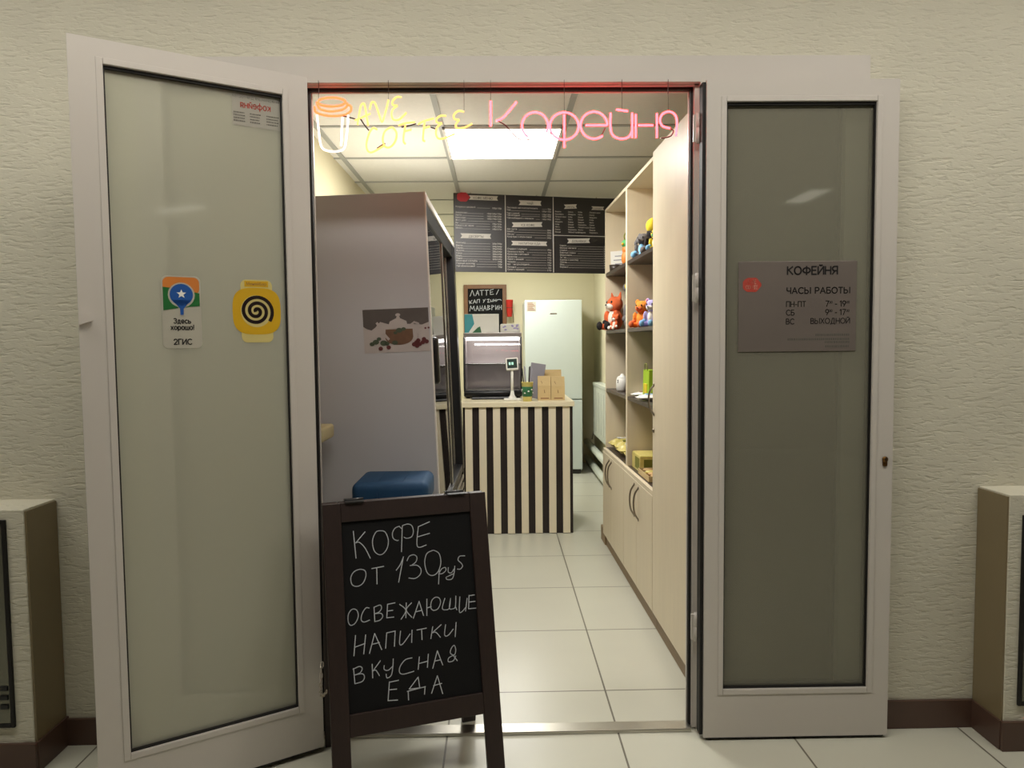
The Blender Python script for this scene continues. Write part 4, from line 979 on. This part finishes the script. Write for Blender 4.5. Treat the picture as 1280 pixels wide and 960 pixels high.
b = nb(); box(b, (-w_+.02, .10, .44), (w_-.02, .2, .464), .003); obj('fill_strip', b, 'casefill', dc)  # added glowing strip, put in to brighten the case interior
b = nb(); box(b, (-w_+.01, .05, .255), (w_-.01, dd-.015, .262)); obj('shelf', b, 'caseglass', dc)
b = nb(); box(b, (-w_+.012, .046, .254), (w_-.012, .05, .264), .001); obj('shelf_edge', b, 'silver', dc)
b = nb(); box(b, (-w_+.02, .03, .056), (w_-.02, dd-.03, .066), .002); obj('tray', b, 'steel', dc)
b = nb(); box(b, (-.16, -.11, 0), (.14, -.01, .016), .005); obj('cable_tray', b, 'black') 
o = bpy.data.objects['cable_tray']; o.location = ((dx0+dx1)/2, dy0, KZ); tag(o, 'flat black tray on the counter in front of the display case', 'tray')
# boxes on the case
tz_ = KZ+.498
b = nb(); box(b, (0, 0, 0), (.265, .12, .145), .003); o = obj('carton', b, 'paper'); place(o, (-.255, 5.58, tz_)); tag(o, 'white and teal carton on top of the display case', 'carton')
b = nb(); prism(b, [(0, .002), (.03, .002), (.075, .07), (.06, .143), (0, .143)], 1, -.0012, 0); obj('teal_print', b, 'teal', o)
b = nb(); prism(b, [(.06, .002), (.13, .002), (.12, .05), (.1, .04)], 1, -.0012, 0); obj('green_print', b, 'green', o)
b = nb(); box(b, (0, 0, 0), (.155, .1, .068), .012, seg=3); o = obj('tissue_box', b, 'paper'); place(o, (.02, 5.58, tz_)); tag(o, 'small patterned tissue box on top of the display case', 'tissue box')
b = nb()
for k in range(11): ell(b, (random.uniform(.015, .14), -.0002, random.uniform(.012, .058)), (.009, .001, .006), seg=8)
obj('floral_print', b, 'lilac', o)
# customer display
q = on_z(640.5, 500.5, KZ); dp = thing('customer_display', 'small white pole display with a dark screen on the counter', 'customer display', (q.x, q.y, KZ))
b = nb(); box(b, (-.062, -.04, 0), (.062, .05, .014), .006, seg=3); lathe(b, [(.04, .012), (.028, .02), (.016, .04), (.011, .07)], seg=20); obj('base', b, 'paper', dp)
b = nb(); lathe(b, [(.0105, .06), (.0095, .23)], seg=16); obj('pole', b, 'paper', dp)
tl = Matrix.Translation((0, -.005, .265)) @ Matrix.Rotation(-.2, 4, 'X') @ Matrix.Rotation(-.06, 4, 'Y')
b = nb(); box(b, (-.045, -.012, -.045), (.045, .02, .045), .007, tl, 3); obj('screen_housing', b, 'paper', dp)
b = nb(); box(b, (-.036, -.0135, -.032), (.036, -.011, .036), .001, tl); sc = obj('screen', b, 'screen', dp)
b = nb()
for x in (-.024, -.004): box(b, (x, -.0142, -.008), (x+.014, -.0133, .012), 0, tl)
obj('digits', b, 'digits', sc)
# cup with straws and cards
q = on_z(660.5, 504, KZ); q = Vector((q.x, max(q.y, 5.15), KZ))
cu = thing('straw_cup', 'green and yellow printed paper cup holding straws on the counter', 'cup', q)
b = nb(); lathe(b, [(.03, 0), (.032, .004), (.043, .135), (.045, .137), (.043, .139), (.040, .134), (.03, .008)], seg=24); obj('cup', b, 'yellowpack', cu)
b = nb(); lathe(b, [(.0346, .035), (.0352, .036), (.041, .105), (.0405, .106)], seg=24); obj('printed_band', b, 'green', cu)
b = nb()
for k in range(9): ell(b, (.0385*math.cos(k*.7), .0385*math.sin(k*.7), .06+.012*(k % 3)), (.007, .007, .005), seg=8)
obj('white_print', b, 'paper', cu)
for k in range(6):
    a = k*1.05; b = nb(); tube(b, [(.012*math.cos(a), .012*math.sin(a), .01), (.036*math.cos(a), .036*math.sin(a), .235+.008*(k % 3))], .0042, 8)
    o = obj('straw', b, 'black' if k % 2 else 'greypaper'); o.location = q
    tag(o, 'drinking straw standing in the green and yellow cup', 'straw', 'straws in the printed cup')
b = nb()
cr = Matrix.Translation((.085, .13, 0))
for k in range(3): box(b, (-.06, .012*k, 0), (.05-.01*k, .012*k+.006, .26-.012*k), .001, cr @ Matrix.Rotation(.16+.03*k, 4, 'Y'))
o = obj('card_stack', b, 'greypaper'); o.location = q + Vector((-.03, .02, 0)); o.location.z = KZ+.008; tag(o, 'grey cards standing behind the cup of straws', 'cards')
# kraft bags
def bag(x0p, x1p, y, h, label, dy=.07):
    xa, xb = on_y(x0p, 480, y).x, on_y(x1p, 480, y).x; w_ = (xb-xa)/2
    t = thing('kraft_bag', label, 'paper bag', ((xa+xb)/2, y, KZ), 0, 'kraft paper bags on the counter')
    b = nb(); prism(b, [(0, 0), (dy, 0), (dy*.85, h*.62), (dy*.6, h), (dy*.45, h), (.004, h*.6)], 0, -w_, w_); obj('bag', b, 'kraft', t)
    b = nb(); tube(b, [(-w_*.5, dy*.2, h*.8), (-w_*.1, dy*.12, h*.55), (w_*.05, -.001, h*.3)], .0018, 6); obj('crease', b, 'brownprint', t)
    b = nb(); box(b, (-w_*.6, -.0012, h*.06), (w_*.7, -.0002, h*.1)); obj('printed_line', b, 'brownprint', t)
bag(672.5, 688.5, 5.22, .175, 'kraft paper bag on the counter, left of the front pair')
bag(689, 706, 5.22, .17, 'kraft paper bag on the counter, right of the front pair')
bag(677, 702, 5.36, .215, 'kraft paper bag standing behind the front pair of bags')

# ================================================================== back of the shop
wf = thing('refrigerator', 'tall white two-door refrigerator against the back wall', 'refrigerator', (.574, 7.42, 0))
b = nb(); box(b, (-.295, .045, .03), (.295, .66, 1.80), .006); obj('body', b, 'fridgewhite', wf)
b = nb(); box(b, (-.295, 0, .785), (.295, .05, 1.806), .009, seg=3); d_ = obj('door', b, 'fridgewhite', wf)
b = nb(); box(b, (-.035, -.002, 1.66), (.035, .001, 1.672), .001); obj('badge', b, 'silver', d_)
b = nb(); box(b, (-.295, 0, .05), (.295, .05, .772), .009, seg=3); obj('door', b, 'fridgewhite', wf)
b = nb(); box(b, (-.28, .03, 0), (.28, .6, .05)); obj('foot_plinth', b, 'black', wf)
b = nb(); box(b, (0, -.0012, 0), (.095, 0, .1)); o = obj('fridge_magnet', b, 'st_white'); place(o, (.30, 7.42, 1.69)); tag(o, 'small brown printed note at the top corner of the white refrigerator', 'note')
b = nb()
for k in range(6): box(b, (.01, -.002, .012+.014*k), (.085-.012*(k % 3), -.0012, .019+.014*k))
obj('print', b, 'brownprint', o)
# wall chalkboard
YW = YB-.03
a0, a1 = on_y(579.5, 356, YW), on_y(633, 356, YW)
bw, bh = a1.x-a0.x, .62
wb = thing('wall_chalkboard', 'wood-framed chalkboard with a handwritten drinks offer on the back wall', 'chalkboard', (a0.x, YW, a0.z-bh))
b = nb(); box(b, (.03, .004, .03), (bw-.03, .02, bh-.03)); obj('slate', b, 'chalkboard', wb)
b = nb()
for a, c in (((0, 0, 0), (.045, .028, bh)), ((bw-.045, 0, 0), (bw, .028, bh)), ((.045, 0, 0), (bw-.045, .028, .045)), ((.045, 0, bh-.045), (bw-.045, .028, bh))): box(b, a, c, .003)
obj('frame', b, mk('oak_frame', (120, 84, 52), .5, var=.2, scale=20), wb)
PB = Pl((0, .004, 0), (1, 0, 0), (0, 0, 1)); b = nb()
kk = bw/575.; bc = lambda x, y: ((x-150)*kk, bh-(y-62)*kk)
G = """235,215 265,135 292,210;310,210 338,138 355,205;322,180 350,178;365,140 420,135;392,138 392,205;435,138 485,135;458,138 455,205;505,135 508,195;505,135 550,125;506,165 540,160;508,195 552,190;620,130 588,195
222,275 232,318;262,268 230,298;232,298 258,312;275,312 295,262;295,262 312,308;285,295 308,292;325,308 330,262;330,262 362,258;362,258 358,302;410,262 422,282;440,255 412,302;460,262 490,255;490,255 470,300;470,300 500,295;510,262 512,290;512,290 535,285;540,260 538,292;555,258 555,290;555,275 580,272;582,256 580,290;600,265 590,285;600,265 640,262;640,262 655,275
228,415 240,345;240,345 262,390;262,390 285,345;285,345 292,410;310,412 330,345;330,345 350,410;318,385 342,382;368,345 365,412;398,342 395,410;366,380 396,375;412,410 432,342;432,342 452,405;420,382 445,378;470,340 468,402;470,340 500,350;500,350 472,368;472,368 505,385;505,385 468,402;525,338 525,402;525,338 555,350;555,350 526,372;575,338 578,398;578,398 605,345;605,345 605,398;625,340 625,398;625,370 655,366;655,338 655,398"""
for st in strokes(G, bc): PB.stroke(b, st, .0062, .0008)
obj('chalk_writing', b, 'chalk', wb)
# red cup in a wire holder on the wall
c0 = on_y(637, 396, YW-.08)
rc = thing('red_cup', 'red paper cup in a wire holder on the back wall right of the chalkboard', 'cup', (c0.x, YW-.08, c0.z))
b = nb(); lathe(b, [(.026, 0), (.028, .003), (.041, .185), (.043, .188), (.039, .188), (.026, .01)], seg=24); obj('cup', b, 'red', rc)
b = nb(); tube(b, [(.036*math.cos(2*math.pi*k/16), .036*math.sin(2*math.pi*k/16), .1) for k in range(17)], .003, 6); tube(b, [(0, .036, .1), (0, .108, .1)], .003, 6); tube(b, [(.03, .02, .1), (.045, .06, -.02), (.045, .1, -.06)], .003, 6); obj('holder', b, 'wire', rc)
# wall radiator / convector and pipes on the right wall
def rp(x, y, xv): d = ray(x, y); return CAM + d*(xv/d.x)
r0, r1 = rp(741.5, 478, 1.0), rp(757, 490, 1.0)
rd = thing('wall_convector', 'pale green-white convector box on the right wall behind the shelf units', 'heater', (1.0, 6.2, .40))
L_ = r0.y-6.2; h_ = r0.z-.40
b = nb(); box(b, (0, 0, 0), (.088, L_, h_), .006); obj('casing', b, 'pipe', rd)
b = nb(); box(b, (-.006, -.003, h_-.03), (.089, L_+.004, h_+.004), .003); obj('top_grille', b, 'pipe', rd)
b = nb()
for k in range(7): box(b, (-.0015, .1+.17*k, .06), (.0005, .105+.17*k, h_-.08))
obj('casing_seam', b, 'grid', rd)
for (ya, yb, lab) in (((733, 549), (754, 577), 'upper white heating pipe along the right wall past the shelf units'), ((735, 571), (754, 604), 'lower white heating pipe along the right wall past the shelf units')):
    pa, pb_ = rp(*ya, 1.0), rp(*yb, 1.0); z = (pa.z+pb_.z)/2+.0
    b = nb(); tube(b, [(0, 0, 0), (0, 2.1, 0)], .036, 20)
    o = obj('heating_pipe', b, 'pipe'); place(o, (1.0, 6.0, max(z, .06))); tag(o, lab, 'pipe', 'heating pipes')
b = nb(); e0 = rp(739, 511, 1.06)
tube(b, smooth_path([Vector((1.06, 7.2, .72)), Vector((1.04, 7.4, .68)), Vector((1.03, 7.7, .45)), Vector((1.03, 7.9, .3))], 6), .005, 6)
o = obj('power_cord', b, 'wire'); tag(o, 'thin power cord on the right wall beside the refrigerator', 'cord')
